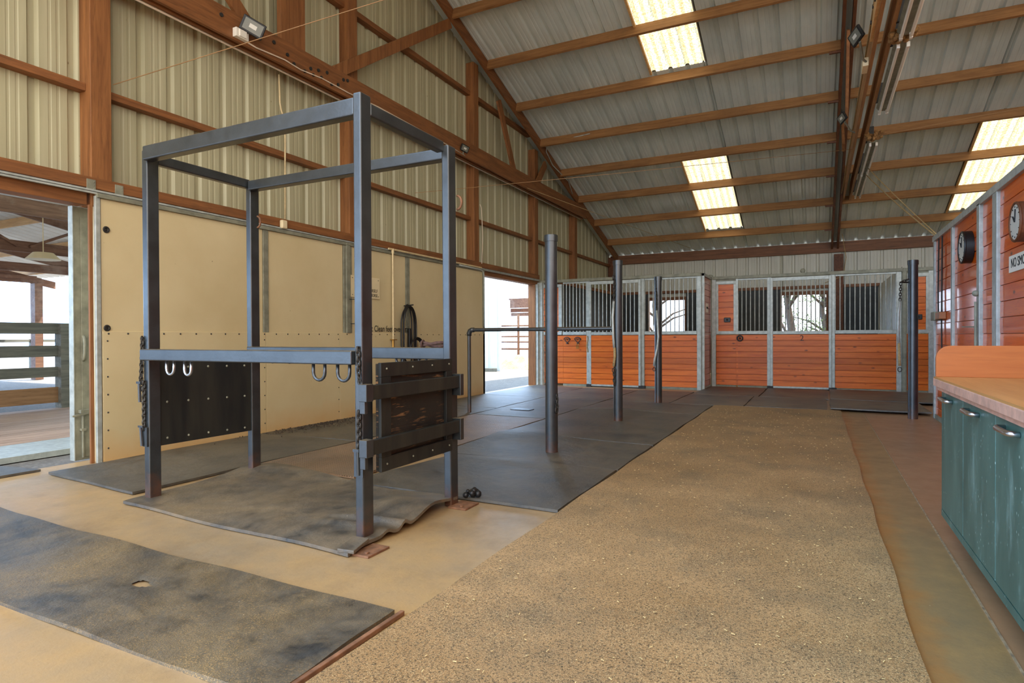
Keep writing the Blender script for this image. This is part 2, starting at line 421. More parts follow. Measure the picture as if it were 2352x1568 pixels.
PROF = [(0, 0), (.022, 1), (.068, 1), (.09, 0), (.155, 0), (.163, .1), (.177, .1), (.185, 0), (.22, 0), (.228, .1), (.242, .1), (.25, 0)]
def ribs(a, b, pitch=.305):
    out = []; k = math.floor(a / pitch)
    while k * pitch < b + pitch:
        for u, d in PROF:
            x = k * pitch + u
            if a < x < b: out.append((x, d))
        k += 1
    return [(a, 0)] + out + [(b, 0)]
def corr(segs, amp, mk, mb=None):
    """segs: list of (a,b,lo(u),hi(u)); mk(u,d,t)->xyz"""
    mb = mb or MB()
    for a, b, lo, hi in segs:
        pts = ribs(a, b); vs = []; fs = []
        for i, (u, d) in enumerate(pts):
            vs += [mk(u, d * amp, lo(u)), mk(u, d * amp, hi(u))]
            if i: fs.append((2 * i - 2, 2 * i, 2 * i + 1, 2 * i - 1))
        mb.add(vs, fs)
    return mb

# ------------------------------------------------------------------ the setting
struct(MB().box(-5.9, -9, -.2, 1.5, 13.9, 0).build('floor', M['floor']))
struct(MB().box(1.5, -9, -.2, XE, 13.9, 0).build('floor', M['floor']))
struct(MB().box(-5.9, 13.9, -.2, XE, 18.9, -.01).build('floor', M['straw']))
struct(MB().grid(lambda u, v: (-70 + 110 * u, -60 + 120 * v, -.06), 8, 8).build('ground', M['ground']))
# gable wall siding with the two door openings left below the header
H0 = 2.42
roofz = lambda y: pz(y) + .25
sl = [(-2.6, RIDGE, lambda u: H0, lambda u: roofz(max(u, .8))), (RIDGE, 12.86, lambda u: H0, roofz), (12.86, EAVE, lambda u: 0, roofz)]
struct(corr(sl, -.03, lambda u, d, t: (XW + d, u, t)).build('wall_left', M['siding']))
struct(corr([(.8, RIDGE, lambda u: 0, roofz), (RIDGE, EAVE, lambda u: 0, roofz)], .03, lambda u, d, t: (XE + d, u, t)).build('wall_right', M['siding']))
# eave wall with the two barred stall windows
WIN = [(-4.61, -3.55, 1.18, 2.20), (-.85, .25, 1.18, 2.24)]
segs = []; xs = [XW] + [v for w in WIN for v in w[:2]] + [XE]
for i in range(0, len(xs), 2): segs.append((xs[i], xs[i + 1], lambda u: 0, lambda u: 3.5))
for w in WIN:
    segs.append((w[0], w[1], lambda u: 0, lambda u, w=w: w[2])); segs.append((w[0], w[1], lambda u, w=w: w[3], lambda u: 3.5))
struct(corr(segs, .03, lambda u, d, t: (u, EAVE + .02 + d, t)).build('wall_back', M['sidingback']))
for i, w in enumerate(WIN):
    fr = MB()
    fr.box(w[0] - .05, EAVE - .06, w[3], w[1] + .05, EAVE, w[3] + .1).box(w[0] - .05, EAVE - .06, w[2] - .06, w[1] + .05, EAVE, w[2])
    fr.box(w[0] - .05, EAVE - .06, w[2], w[0], EAVE, w[3]).box(w[1], EAVE - .06, w[2], w[1] + .05, EAVE, w[3])
    struct(fr.build('window_%d' % (i + 1), M['red_x']))
# roof: ribbed sheets with two translucent panels in each bay
def roof_pt(u, d, y): return (u, y, (pz(y) if y >= RIDGE else pz(y)) + .2 + d)
SKYX = [(-2.75, -1.78), (2.78, 3.75), (8.4, 9.37)]
SKYY = [(7.6, 11.35), (14.0, 17.56)]
mb = MB(); xs = [XW - .3] + [v for s in SKYX for v in s] + [XE + .3]
seg = []
c = lambda v: (lambda u: v)
for i in range(0, len(xs), 2): seg.append((xs[i], xs[i + 1], c(RIDGE), c(EAVE + .45)))
for s in SKYX:
    for a, b in ((RIDGE, SKYY[0][0]), (SKYY[0][1], SKYY[1][0]), (SKYY[1][1], EAVE + .45)): seg.append((s[0], s[1], c(a), c(b)))
corr(seg, .04, roof_pt, mb)
seg = []
for i in range(0, len(xs), 2): seg.append((xs[i], xs[i + 1], c(.8), c(RIDGE)))
for s in SKYX:
    seg.append((s[0], s[1], c(.8), c(RIDGE)))
corr(seg, .04, roof_pt, mb)
struct(mb.build('ceiling', M['roof']))
n = 3
for s in SKYX:
    for a, b in SKYY:
        o = struct(corr([(s[0] - .03, s[1] + .03, c(a - .03), c(b + .03))], .03, lambda u, d, t: (u, t, pz(t) + .205 + d)).build('window_%d' % n, M['skylight'])); n += 1
        if b > 5:
            struct(MB().bar((s[0], a, pz(a) + .17), (s[0], b, pz(b) + .17), .035, .05).build('trim_%d' % n, M['shedpurlin']))

# posts, girts, header of the gable wall
POSTS = [(3.24, 'beside the wide doorway'), (6.57, 'behind the grooming stocks'), (9.98, 'before the far doorway'), (12.74, 'at the stall end of the far doorway'), (15.3, 'above the first stall')]
for y, w in POSTS:
    z0 = 0 if y > 14 or y < 0 else (2.29 if y > 4 else 2.28)
    tag(MB().box(-5.9, y - .09, z0, -5.73, y + .09, (pz(y) if y > 0 else 3.9)).build('wall_post', M['red_z'], bevel=.006), 'red-brown upright timber wall post ' + w, 'post')
gy = [-2.4, 3.15, 3.33, 6.48, 6.66, 9.89, 10.07, 12.65, 12.83, 15.21, 15.39, 18.7]
for i in range(0, len(gy), 2):
    nm = ['over the wide doorway', 'behind the stocks, doorway side', 'behind the stocks, stall side', 'over the far doorway', 'past the far doorway', 'in the eave corner'][i // 2]
    tag(MB().box(-5.9, gy[i], 3.3, -5.80, gy[i + 1], 3.37).build('wall_girt', M['red_y'], bevel=.004), 'lower horizontal wall girt ' + nm, 'beam')
    if i < 8:
        top = min(roofz(gy[i]), roofz(gy[i + 1]))
        tag(MB().box(-5.9, gy[i], 5.64, -5.80, gy[i + 1], 5.72).build('wall_girt', M['red_y'], bevel=.004), 'upper horizontal wall girt near the roof, ' + nm, 'beam')
hd = thing('door_header', (-5.7, 3.2, 2.28), 'long red-brown double header beam above doorways and cream panels', 'beam')
MB().box(-5.895, -2.6, 2.425, -5.70, 12.83, 2.525).build('upper_board', M['red_y'], hd, bevel=.004)
MB().box(-5.895, -2.6, 2.28, -5.74, 3.12, 2.385).build('lower_board', M['red_y'], hd, bevel=.004)
MB().box(-5.895, 3.12, 2.385, -5.735, 10.1, 2.42).build('lower_board', M['red_y'], hd)
MB().box(-5.895, 10.1, 2.29, -5.72, 12.83, 2.42).build('lower_board', M['red_y'], hd, bevel=.004)
tk = MB().box(-5.735, -2.6, 2.39, -5.67, 12.8, 2.412).box(-5.69, -2.6, 2.375, -5.67, 12.8, 2.395).build('door_track', M['galv'], hd)
for y in (3.13, 3.37):
    mb = MB().box(-5.705, y - .035, 2.40, -5.69, y + .035, 2.50)
    for k in range(3): mb.sphere((-5.69, y + .02, 2.42 + .03 * k), .006, 6, 4)
    mb.build('connector_plate', M['galvdull'], hd)
# cream lining of the gable wall
XP = -5.68
cp = [(3.20, 4.96), (5.04, 6.28), (6.46, 7.67), (7.78, 10.14)]
struct(MB().box(-5.82, 3.19, 0, XP - .02, 10.16, 2.345).build('wall_left_lining', M['cream']))
for i, (a, b) in enumerate(cp):
    struct(MB().box(XP - .02, a, 1.16, XP, b, 2.345).build('wall_left_panel', M['cream'], bevel=.003))
for a, b in ((3.20, 4.99), (4.995, 6.20), (6.205, 10.16)):
    mb = MB().box(XP - .02, a, .0, XP + .012, b, 1.165)
    struct(mb.build('wall_left_kickboard', M['cream'], bevel=.002))
mb = MB()
y = 3.25
while y < 10.1:
    mb.sphere((XP + .012, y, 1.145), .009, 6, 4); y += .172
for yy in (3.24, 4.97, 6.18, 10.12):
    for k in range(7): mb.sphere((XP + .012, yy, .12 + .16 * k), .008, 6, 4)
struct(mb.build('wall_left_screws', M['black']))
for i, (a, b) in enumerate(((3.15, 3.19), (4.965, 5.035), (6.29, 6.45), (7.68, 7.77), (10.10, 10.17))):
    mb = MB().box(XP - .02, a, 1.165 if 0 < i < 4 else 0, XP + .012, b, 2.36)
    if i == 2: mb.box(XP - .02, a + .04, 1.165, XP + .03, b - .05, 2.38)
    struct(mb.build('trim_%d' % (20 + i), M['galvdull'] if i else M['galv'], bevel=.003))
struct(MB().box(XP - .02, 3.16, 2.345, XP + .02, 10.15, 2.388).box(XP + .01, 3.16, 2.345, XP + .03, 10.15, 2.355).build('trim_30', M['galvdull'], bevel=.003))
# stains of grommets on the first panel
for z in (2.075, 1.195):
    tag(MB().tube([(XP + .004, 3.243 + .022 * math.cos(a), z + .022 * math.sin(a)) for a in [k * PI / 6 for k in range(12)]], .009, 6, True).sphere((XP, 3.243, z), .014, 8, 5, (.4, 1, 1)).build('panel_grommet', M['darkgap'], smooth=True),
        ('upper' if z > 2 else 'lower') + ' dark round bolt head on the cream panel', 'bolt')
# left sliding door leaf and jamb
d1 = struct(MB().box(-6.0, 3.112, .005, -5.945, 3.25, 2.29).box(-5.944, 3.17, .03, -5.936, 3.235, 2.2).build('door_1', M['galvdull'], bevel=.003))
MB().box(-6.01, 3.104, .005, -5.94, 3.111, 2.29).build('edge_channel', M['galv'], d1)
MB().tube([(-5.945, 3.185, 1.13), (-5.92, 3.18, 1.11), (-5.905, 3.178, 1.06), (-5.905, 3.178, .97), (-5.92, 3.18, .92), (-5.945, 3.185, .90)], .012, 8).build('door_handle', M['galvdull'], d1, smooth='all')
MB().cyl((-5.92, 3.165, .42), (-5.92, 3.165, .03), .009, 8).box(-5.944, 3.14, .43, -5.90, 3.22, .46).bar((-5.9, 3.07, .41), (-5.9, 3.21, .43), .014, .014).box(-5.944, 3.15, .27, -5.91, 3.19, .29).build('door_bolt', M['galvdull'], d1)
struct(MB().box(-5.735, 3.118, 0, -5.71, 3.15, 2.28).build('door_2_jamb', M['red_z'], bevel=.004))
# far doorway jamb
struct(MB().box(-5.9, 12.62, 0, -5.72, 12.72, 2.30).build('door_3_jamb', M['red_z'], bevel=.004))
struct(MB().box(-5.72, 12.64, 0, -5.66, 12.70, 2.30).box(-5.70, 12.70, 0, -5.58, 12.76, 2.34).build('trim_31', M['galv']))

# right wall: planked tack-room partition
XR = 1.42; YT = 9.75; ZT = 2.36
mb = MB(); z = .02; hts = []
while z < ZT - .02:
    h = min(.137, ZT - z); tilt = R.uniform(-.004, .004)
    for a, b in ((-3, 2.1), (2.104, YT - .02)):
        mb.add([(XR, a, z), (XR + .04, a, z), (XR + .04, b, z), (XR, b, z), (XR + .002 + tilt, a, z + h - .005), (XR + .04, a, z + h - .005), (XR + .04, b, z + h - .005), (XR + .002 + tilt, b, z + h - .005)],
               [(0, 3, 2, 1), (4, 5, 6, 7), (0, 1, 5, 4), (1, 2, 6, 5), (2, 3, 7, 6), (3, 0, 4, 7)])
    z += h
struct(mb.build('wall_tack_room', M['tack'], bevel=.003, seg=1))
mb = MB().box(XR + .041, -3, 0, XR + .06, YT, ZT).box(XR, YT, 0, XE, YT + .04, ZT)
struct(mb.build('wall_tack_room_back', M['stall_x']))
for i, (a, b, p) in enumerate(((6.57, 6.72, .025), (7.17, 7.28, .03), (8.48, 8.57, .025), (YT - .06, YT + .02, .02))):
    struct(MB().box(XR - p, a, 0, XR + .01, b, ZT).build('trim_%d' % (40 + i), M['galv'], bevel=.004))
struct(MB().box(XR - .03, -3, ZT - .02, XR + .06, YT + .03, ZT + .05).build('trim_45', M['galv'], bevel=.004))
struct(MB().box(XR - .015, -3, 0, XR + .03, YT, .06).build('baseboard_right', M['galvdull']))
MB2 = MB().cyl((XR - .05, 7.2, .95), (XR - .05, 7.2, 1.42), .012, 8).bar((XR - .03, 7.24, 1.18), (XR - .16, 7.16, 1.18), .012, .012).sphere((XR - .05, 7.2, 1.5), .03)
tag(MB2.build('partition_latch', M['galvdull'], smooth=True), 'drop rod latch on the galvanised post of the planked wall', 'latch')
tag(MB().tube([(XR - .02, 9.35, 2.33), (XR - .02, 9.4, 1.7), (XR - .02, 9.38, 1.38)], .008, 6).build('wall_wire', M['darkgap']), 'thin dark wire running down to the junction box, stall side', 'wire')
tag(MB().tube([(XR - .02, 9.12, 2.33), (XR - .02, 9.14, 1.9), (XR - .02, 9.16, 1.25), (XR - .02, 9.13, .4)], .009, 6).build('wall_wire', M['darkgap']), 'long dark wire running down the planks past the junction box', 'wire')
jb = thing('junction_box', (XR - .04, 9.3, 1.3), 'grey and orange junction box on the planked wall corner', 'electrical box')
MB().box(XR - .075, 9.3, 1.29, XR, 9.58, 1.40).build('box_body', M['galvdull'], jb, bevel=.006)
MB().box(XR - .07, 8.98, 1.30, XR, 9.28, 1.385).build('box_cover', M['bin'], jb, bevel=.006)

# ------------------------------------------------------------------ trusses, purlins, eave beam
def truss(name, x, xs_r, xs_t, label, wood, tie_end, wt=None):
    t = thing(name, (x, RIDGE, 4.3), label, 'roof truss')
    for xr in xs_r:
        for s in (0, 1):
            pts = []
            for yy in ((RIDGE, EAVE + .1) if s == 0 else (RIDGE, .7)):
                pts.append((yy, pz(yy) - .04))
            (a, za), (b, zb) = pts
            MB().prism([(a, za), (b, zb), (b, zb + .22), (a, za + .22)], 'x', xr, xr + .045).build('rafter', wood, t)
    for xt in xs_t:
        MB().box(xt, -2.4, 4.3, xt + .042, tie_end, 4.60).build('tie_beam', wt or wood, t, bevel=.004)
    return t
T1 = truss('roof_truss', -5.64, (-5.64,), (-5.62, -5.71), 'red-brown bolted timber truss against the cream gable wall', M['red_y'], 15.7)
def web(t, x, p, q, w=.045, h=.16, m='red_z', name='web'):
    return MB().bar((x, p[0], p[1]), (x, q[0], q[1]), w, h, (1, 0, 0) if False else (0, -(q[1] - p[1]), q[0] - p[0])).build(name, M[m], t, bevel=.004)
for dy in (1,):
    MB().box(-5.70, 5.21, 4.58, -5.63, 5.59, pz(RIDGE) + .1).build('king_post', M['red_z'], T1, bevel=.005)
    web(T1, -5.655, (6.0, 4.5), (8.95, 6.52))
    web(T1, -5.655, (4.86, 4.5), (3.3, 5.9))
    web(T1, -5.66, (10.75, 5.82), (11.45, 4.55))
    web(T1, -5.66, (12.55, 4.5), (13.1, 5.15))
dots('bolt_head', [(-5.578, y, z) for y, z in ((4.36, 4.49), (5.05, 4.50), (5.25, 4.44), (5.35, 4.37), (5.62, 4.42), (5.75, 4.45), (5.66, 4.36), (5.8, 4.38), (5.52, 4.35), (5.98, 4.36), (6.2, 4.5), (6.28, 4.52), (6.1, 4.40), (5.9, 4.48))], .022, M['darkgap'], T1, (1, 0, 0), .012)
XT2 = .50
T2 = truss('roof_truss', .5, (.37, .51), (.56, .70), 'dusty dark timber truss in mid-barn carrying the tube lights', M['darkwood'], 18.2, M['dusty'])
MB().box(.42, 5.21, 4.58, .5, 5.59, pz(RIDGE) + .1).build('king_post', M['darkwood'], T2)
web(T2, .45, (6.0, 4.5), (8.95, 6.52), m='red_z'); web(T2, .45, (10.75, 5.82), (11.45, 4.55), m='red_z'); web(T2, .45, (12.55, 4.5), (13.1, 5.15), m='red_z')
mb = MB().prism([(5.2, 4.32), (7.75, 4.32), (7.3, 4.45), (6.2, 4.95), (5.2, 4.95)], 'x', .53, .56)
mb.build('splice_plate', M['shedpurlin'], T2)
dots('bolt_head', [(.53, 5.5 + .25 * k, 4.42 + .05 * (k % 2)) for k in range(9)], .022, M['darkgap'], T2, (-1, 0, 0), .012)
for y in (17.6, 16.38, 15.1, 13.86, 12.63, 11.39): MB().box(.2, y + .002, pz(y) - .045, .372, y + .05, pz(y) - .012).build('purlin_cleat', M['darkwood'], T2)
MB().box(.44, EAVE - .24, 0, .66, EAVE - .02, 3.3).build('column', M['darkwood'], T2, bevel=.006)
ORD = ['first', 'second', 'third', 'fourth', 'fifth', 'sixth', 'seventh', 'eighth', 'ninth', 'tenth']
PY = [17.6, 16.38, 15.1, 13.86, 12.63, 11.39, 10.15, 8.92, 7.68, 6.45]
th = math.atan(.3172)
for bay, (x0, x1, w) in enumerate(((-5.595, .37, 'between the gable wall and the middle truss'), (.56, 6.6, 'beyond the middle truss, above the tack room'))):
    for k, y in enumerate(PY):
        z = pz(y); dy, dz = .05 * math.cos(th), -.05 * math.sin(th); uy, uz = .19 * math.sin(th), .19 * math.cos(th)
        pts = [(y, z), (y + dy, z + dz), (y + dy + uy, z + dz + uz), (y + uy, z + uz)]
        tag(MB().prism(pts, 'x', x0, x1).build('roof_purlin', M['purlin'], bevel=.004), '%s roof purlin up from the eave %s' % (ORD[k], w), 'beam', 'roof purlins')
        if y > 10 and bay == 0:
            pass
tag(MB().box(-5.85, EAVE - .1, 3.37, .37, EAVE, 3.652).build('eave_beam', M['red_x'], bevel=.005), 'brown eave beam above the first stall', 'beam')
tag(MB().box(.37, EAVE - .1, 3.37, XE, EAVE, 3.652).build('eave_beam', M['red_x'], bevel=.005), 'brown eave beam past the middle truss', 'beam')
tag(MB().box(-5.88, EAVE - .22, 0, -5.62, EAVE - .01, 3.6).build('corner_light_stop', M['darkwood']), 'added dark post stopping light through the corner behind the first stall', 'post')  # added to close a light leak where the two sidings meet
# ------------------------------------------------------------------ stalls
def planks(mb, x0, x1, z0, z1, y, n, th=.035):
    h = (z1 - z0) / n
    for k in range(n): mb.box(x0, y, z0 + k * h, x1, y + th, z0 + (k + 1) * h - .011)
    return mb.box(x0, y + th, z0, x1, y + th + .004, z1 - .006)
def planks_y(mb, y0, y1, z0, z1, x, n, th=.035):
    h = (z1 - z0) / n
    for k in range(n): mb.box(x, y0, z0 + k * h, x + th, y1, z0 + (k + 1) * h - .005)
    return mb
def bars(par, x0, x1, n, y, z0, z1, r=.011):
    first = None
    for k in range(n):
        x = x0 + (x1 - x0) * (k + 1) / (n + 1)
        if first is None:
            first = MB().cyl((x, y, z0), (x, y, z1), r, 8).build('bar', M['galv'], par, smooth=True); fx = x
        else:
            b = first.copy(); COL.objects.link(b); b.location = first.location + Vector((x - fx, 0, 0))
def stall(y, posts, panels, label, door, yd):
    t = thing('horse_stall', ((posts[0] + posts[-1]) / 2, y, 0), label, 'horse stall')
    for x in posts: MB().box(x - .042, y, 0, x + .042, y + .08, 2.38).build('post', M['galv'], t, bevel=.004)
    MB().box(posts[0] - .04, y - .03, 2.325, posts[-1] + .04, y + .09, 2.39).build('top_rail', M['galvdull'], t, bevel=.005)
    for (x0, x1, n, kind) in panels:
        yy = y + .02
        lp = planks(MB(), x0, x1, .05, 1.135, yy + .002, 9).build('plank_panel', M['stall_x'], t, bevel=.003, seg=1)
        MB().box(x0, y + .01, 0, x1, y + .07, .045).build('bottom_rail', M['galvdull'], t)
        if kind == 'feed':
            f = MB().box(x0, y - .01, 1.145, x1, y + .04, 1.21).box(x0, y - .01, 2.22, x1, y + .04, 2.285).box(x0, y - .01, 1.21, x0 + .05, y + .04, 2.22).box(x1 - .05, y - .01, 1.21, x1, y + .04, 2.22).build('feed_door', M['galv'], t, bevel=.004)
            planks(MB(), x0 + .05, x1 - .05, 1.21, 2.22, y, 8, .03).build('door_planks', M['stall_x'], f)
            MB().box(x1 - .24, y - .045, 1.40, x1 - .11, y, 1.50).sphere((x1 - .175, y - .05, 1.45), .02).build('latch', M['black'], f, bevel=.008)
            MB().box(x0, y + .01, 2.285, x1, y + .05, 2.325).build('filler_rail', M['galvdull'], t)
        else:
            g = MB().box(x0, y - .005, 1.14, x1, y + .075, 1.21).box(x0, y + .01, 2.29, x1, y + .06, 2.325).box(x0, y + .012, 1.21, x0 + .012, y + .058, 2.29).box(x1 - .012, y + .012, 1.21, x1, y + .058, 2.29).build('grille_frame', M['galv'], t, bevel=.004)
            bars(g, x0, x1, n, y + .035, 1.21, 2.29)
    x0, x1, n = door
    d = MB().box(x0 + .05, yd + .002, 1.135, x1 - .05, yd + .043, 1.20).box(x0 + .05, yd + .002, 2.24, x1 - .05, yd + .043, 2.31).box(x0, yd, .02, x0 + .05, yd + .045, 2.31).box(x1 - .05, yd, .02, x1, yd + .045, 2.31).box(x0 + .05, yd + .002, .02, x1 - .05, yd + .043, .06).build('sliding_door', M['galv'], t, bevel=.004)
    planks(MB(), x0 + .05, x1 - .05, .06, 1.135, yd + .005, 9, .03).build('door_planks', M['stall_x'], d, bevel=.003, seg=1)
    bars(d, x0 + .05, x1 - .05, n, yd + .022, 1.20, 2.24)
    MB().box(x0 - .06, yd - .01, 0, x0 + .05, yd + .05, .06).box(x1 - .05, yd - .01, 0, x1 + .09, yd + .05, .06).box(x0, yd + .05, 0, x1, yd + .065, .03).build('floor_guide', M['darkgap'], t)
    return t
S1 = stall(12.75, (-5.6, -4.495, -3.29, -2.125), ((-5.10, -4.54, 6, 'bars'), (-3.245, -2.17, 11, 'bars')), 'planked stall front with heart hooks beside the far doorway', (-4.46, -3.31, 11), 12.69)
f = MB().box(-5.56, 12.74, 1.145, -5.12, 12.79, 1.21).box(-5.56, 12.74, 2.22, -5.12, 12.79, 2.285).box(-5.2, 12.74, 1.21, -5.12, 12.79, 2.22).build('feed_door', M['galv'], S1, bevel=.004)
planks(MB(), -5.56, -5.2, 1.21, 2.22, 12.75, 8, .03).build('door_planks', M['stall_x'], f)
planks(MB(), -5.56, -5.10, .05, 1.135, 12.77, 9).build('plank_panel', M['stall_x'], S1, bevel=.003, seg=1)
S2 = stall(13.78, (-1.985, -.873, .30, 1.43, 1.945), ((-1.94, -1.53, 0, 'feed'), (-1.5, -.9, 6, 'bars'), (.345, 1.39, 11, 'bars'), (1.56, 1.91, 0, 'feed')), 'planked stall front marked 2 facing down the aisle', (-.85, .28, 12), 13.72)
MB().box(-1.53, 13.77, 1.14, -1.49, 13.85, 2.33).build('post', M['galv'], S2)
MB().box(1.475, 13.76, 0, 1.555, 13.86, 2.39).box(1.49, 13.745, 0, 1.54, 13.76, 2.39).build('post', M['galvdull'], S2, bevel=.004)
planks(MB(), -1.53, -1.49, .05, 1.135, 13.80, 9).build('plank_panel', M['stall_x'], S2)
lettering('number', '2', .16, Matrix.Translation((-.255, 13.722, 1.05)) @ Matrix.Rotation(PI / 2, 4, 'X'), M['darkgap'], S2, align='CENTER')
# return wall between the two fronts
rt = thing('stall_return', (-2.06, 13.3, 0), 'short planked return wall between the two stall fronts', 'horse stall')
planks_y(MB(), 12.87, 13.80, .05, 2.33, -2.09, 18).build('plank_panel', M['stall_y'], rt, bevel=.003, seg=1)
MB().box(-2.1, 12.83, 0, -2.03, 12.87, 2.39).box(-2.1, 12.83, 2.33, -2.03, 13.8, 2.39).box(-2.1, 12.87, 0, -2.035, 13.8, .05).box(-2.1, 12.87, 1.14, -2.05, 13.8, 1.155).build('frame', M['galv'], rt, bevel=.004)
sg = thing('small_sign', (-2.04, 13.55, 1.58), 'small white no smoking sign on the planked return wall', 'sign')
MB().box(-2.054, 13.14, 1.60, -2.046, 13.42, 1.79).build('board', M['signwhite'], sg)
RX = Matrix(((0, 0, 1, 0), (1, 0, 0, 0), (0, 1, 0, 0), (0, 0, 0, 1)))      # reads along +y, faces +x
lettering('lettering', 'NO SMOKING', .062, Matrix.Translation((-2.045, 13.28, 1.695)) @ RX, M['ink'], sg, align='CENTER', sx=.62)
# side partitions behind the fronts, liner and girt of the back wall
for x, nm, z1 in ((-2.06, 'between the two stalls', 2.4), (1.5, 'at the tack room side of the second stall', 2.43)):
    mb = corr([(13.9, EAVE, c(0), c(z1))], .03, lambda u, d, t, x=x: (x + d, u, t))
    o = tag(mb.build('stall_partition', M['sidingback']), 'ribbed metal stall partition ' + nm, 'partition')
    o.modifiers.new('s', 'SOLIDIFY').thickness = .008
for a, b, nm in ((-5.60, -4.66, 'wall corner'), (-3.5, -2.12, 'division'), (-2.0, -.9, 'second stall, aisle side'), (.3, 1.47, 'second stall, tack room side')):
    tag(MB().box(a, EAVE - .05, 0, b, EAVE - .005, 2.40).build('stall_liner', M['liner']), 'dark kick liner panel on the back wall, ' + nm, 'panel')
for i, w in enumerate(WIN):
    tag(MB().box(w[0] - .05, EAVE - .05, 0, w[1] + .05, EAVE - .005, w[2] - .06).build('stall_liner', M['liner']), 'dark kick liner under the %s stall window' % ORD[i], 'panel')
tag(MB().box(-5.72, 13.3, 0, -5.69, EAVE - .24, 2.40).build('stall_liner', M['liner']), 'dark kick liner on the gable wall inside the first stall', 'panel')
tag(MB().box(-5.72, 13.3, 2.41, -5.66, EAVE - .24, 2.49).build('wall_girt', M['red_y']), 'girt above the dark liner on the gable wall inside the first stall', 'beam')
tag(MB().box(-5.60, EAVE - .09, 2.41, XE, EAVE - .0, 2.49).build('wall_girt', M['red_x']), 'horizontal girt across the back wall behind the stall bars', 'beam')
# heart hooks, ring, bracket, halter on the first stall
def heart(x, z):
    mb = MB(); pts = []
    for k in range(24):
        a = 2 * PI * k / 24
        pts.append((x + .045 * math.sin(a) ** 3 * 1.15, 12.735, z + .0034 * (13 * math.cos(a) - 5 * math.cos(2 * a) - 2 * math.cos(3 * a) - math.cos(4 * a))))
    mb.tube(pts, .009, 6, True)
    mb.tube([(x + .075 * math.cos(a), 12.73 - .03 * math.sin(a), z + .02 + .055 * math.sin(a)) for a in [PI * k / 10 for k in range(11)]], .010, 6)
    mb.box(x - .02, 12.72, z - .075, x + .02, 12.77, z - .05)
    return mb
tag(heart(-4.985, 1.015).build('heart_hook', M['heart'], smooth='all'), 'cast iron heart-shaped hook with nothing on it', 'hook')
tag(heart(-4.735, 1.015).build('heart_hook', M['heart'], smooth='all'), 'cast iron heart-shaped hook with a snap clip hanging from it', 'hook')
mb = MB()
for dx in (-.018, .018):
    mb.tube([(-4.735 + dx + .016 * math.cos(a), 12.72, .86 + .022 * math.sin(a)) for a in [k * PI / 5 for k in range(10)]], .006, 5, True)
    mb.cyl((-4.735 + dx, 12.72, .88), (-4.735 + dx, 12.72, .955), .006, 5)
tag(mb.build('snap_clip', M['brass'], smooth='all'), 'brass double snap clip hanging from the heart hook', 'clip')
tag(MB().tube([(-4.50 + .012 * math.sin(k), 12.70, 1.12 - .045 * k) for k in range(9)], .014, 6).build('lead_rope', M['rope'], smooth='all'), 'short tan rope hanging on the first stall door post', 'rope')
mb = MB()
for k in range(10):
    a = 2 * PI * k / 10
mb.tube([(-1.45 + .055 * math.cos(a), 13.765, 1.055 + .055 * math.sin(a)) for a in [2 * PI * k / 14 for k in range(14)]], .016, 6, True).sphere((-1.45, 13.765, 1.055), .022)
tag(mb.build('tie_ring', M['black'], smooth='all'), 'dark iron ring on the planks of the stall marked 2', 'ring')
tag(MB().sphere((-.24, 13.79, 2.43), .05, 12, 8, (1, .6, 1)).cyl((-.24, 13.79, 2.38), (-.24, 13.79, 2.41), .02, 8).build('round_fitting', M['galvdull'], smooth='all'), 'round fitting on top of the stall door rail', 'fitting')
mb = MB().tube([(-2.06 + .05 * math.cos(a), 13.79, 2.40 + .03 * abs(math.sin(a))) for a in [PI * k / 8 for k in range(9)]], .012, 6).box(-2.12, 13.75, 2.38, -2.0, 13.83, 2.40)
tag(mb.build('rail_bracket', M['galvdull'], smooth=True), 'small bracket on the corner of the stall top rails', 'bracket')

# ------------------------------------------------------------------ horse stocks
ST = thing('grooming_stocks', (-3.1, 3.0, 0), 'dark steel horse stocks frame with side panels and tie hooks', 'horse stocks')
def spost(x0, y0, x1, y1, h, dx=0, plate=None):
    b = MB(); b.add([(x0, y0, 0), (x1, y0, 0), (x1, y1, 0), (x0, y1, 0), (x0 - dx, y0, h), (x1 - dx, y0, h), (x1 - dx, y1, h), (x0 - dx, y1, h)],
                    [(0, 3, 2, 1), (4, 5, 6, 7), (0, 1, 5, 4), (1, 2, 6, 5), (2, 3, 7, 6), (3, 0, 4, 7)])
    o = b.build('post', M['steel'], ST, bevel=.009, seg=3)
    if plate:
        mb = MB().box(*plate[:2], 0.0, *plate[2:], .012)
        mb.cyl(((plate[0] + plate[2]) / 2 + .02, plate[1] + .03, .012), ((plate[0] + plate[2]) / 2 + .02, plate[1] + .03, .022), .012, 8)
        mb.build('base_plate', M['rust'], o, bevel=.002)
    return o
M['rust'] = m_plain('rusty steel', (134, 94, 66), .75, .1, .25, 20)
pa = spost(-2.205, 2.525, -2.150, 2.612, 2.405, .004, (-2.10, 2.37, -1.99, 2.54))
pb = spost(-4.080, 2.565, -4.022, 2.650, 2.375, .004)
pc = spost(-4.075, 3.400, -4.020, 3.485, 2.345, .004, (-4.15, 3.38, -4.0, 3.52))
pd = spost(-2.165, 3.330, -2.110, 3.420, 2.345, .010, (-2.12, 3.30, -1.985, 3.47))
MB().box(-4.02, 2.53, 2.29, -2.206, 2.60, 2.385).build('top_rail', M['steel'], ST, bevel=.009, seg=3)
MB().box(-4.02, 3.37, 2.27, -2.17, 3.45, 2.345).build('top_rail', M['steel'], ST, bevel=.009, seg=3)
MB().box(-2.212, 2.61, 2.30, -2.155, 3.335, 2.37).build('top_rail', M['steel'], ST, bevel=.009, seg=3)
MB().box(-4.085, 2.65, 2.29, -4.03, 3.405, 2.36).build('top_rail', M['steel'], ST, bevel=.009, seg=3)
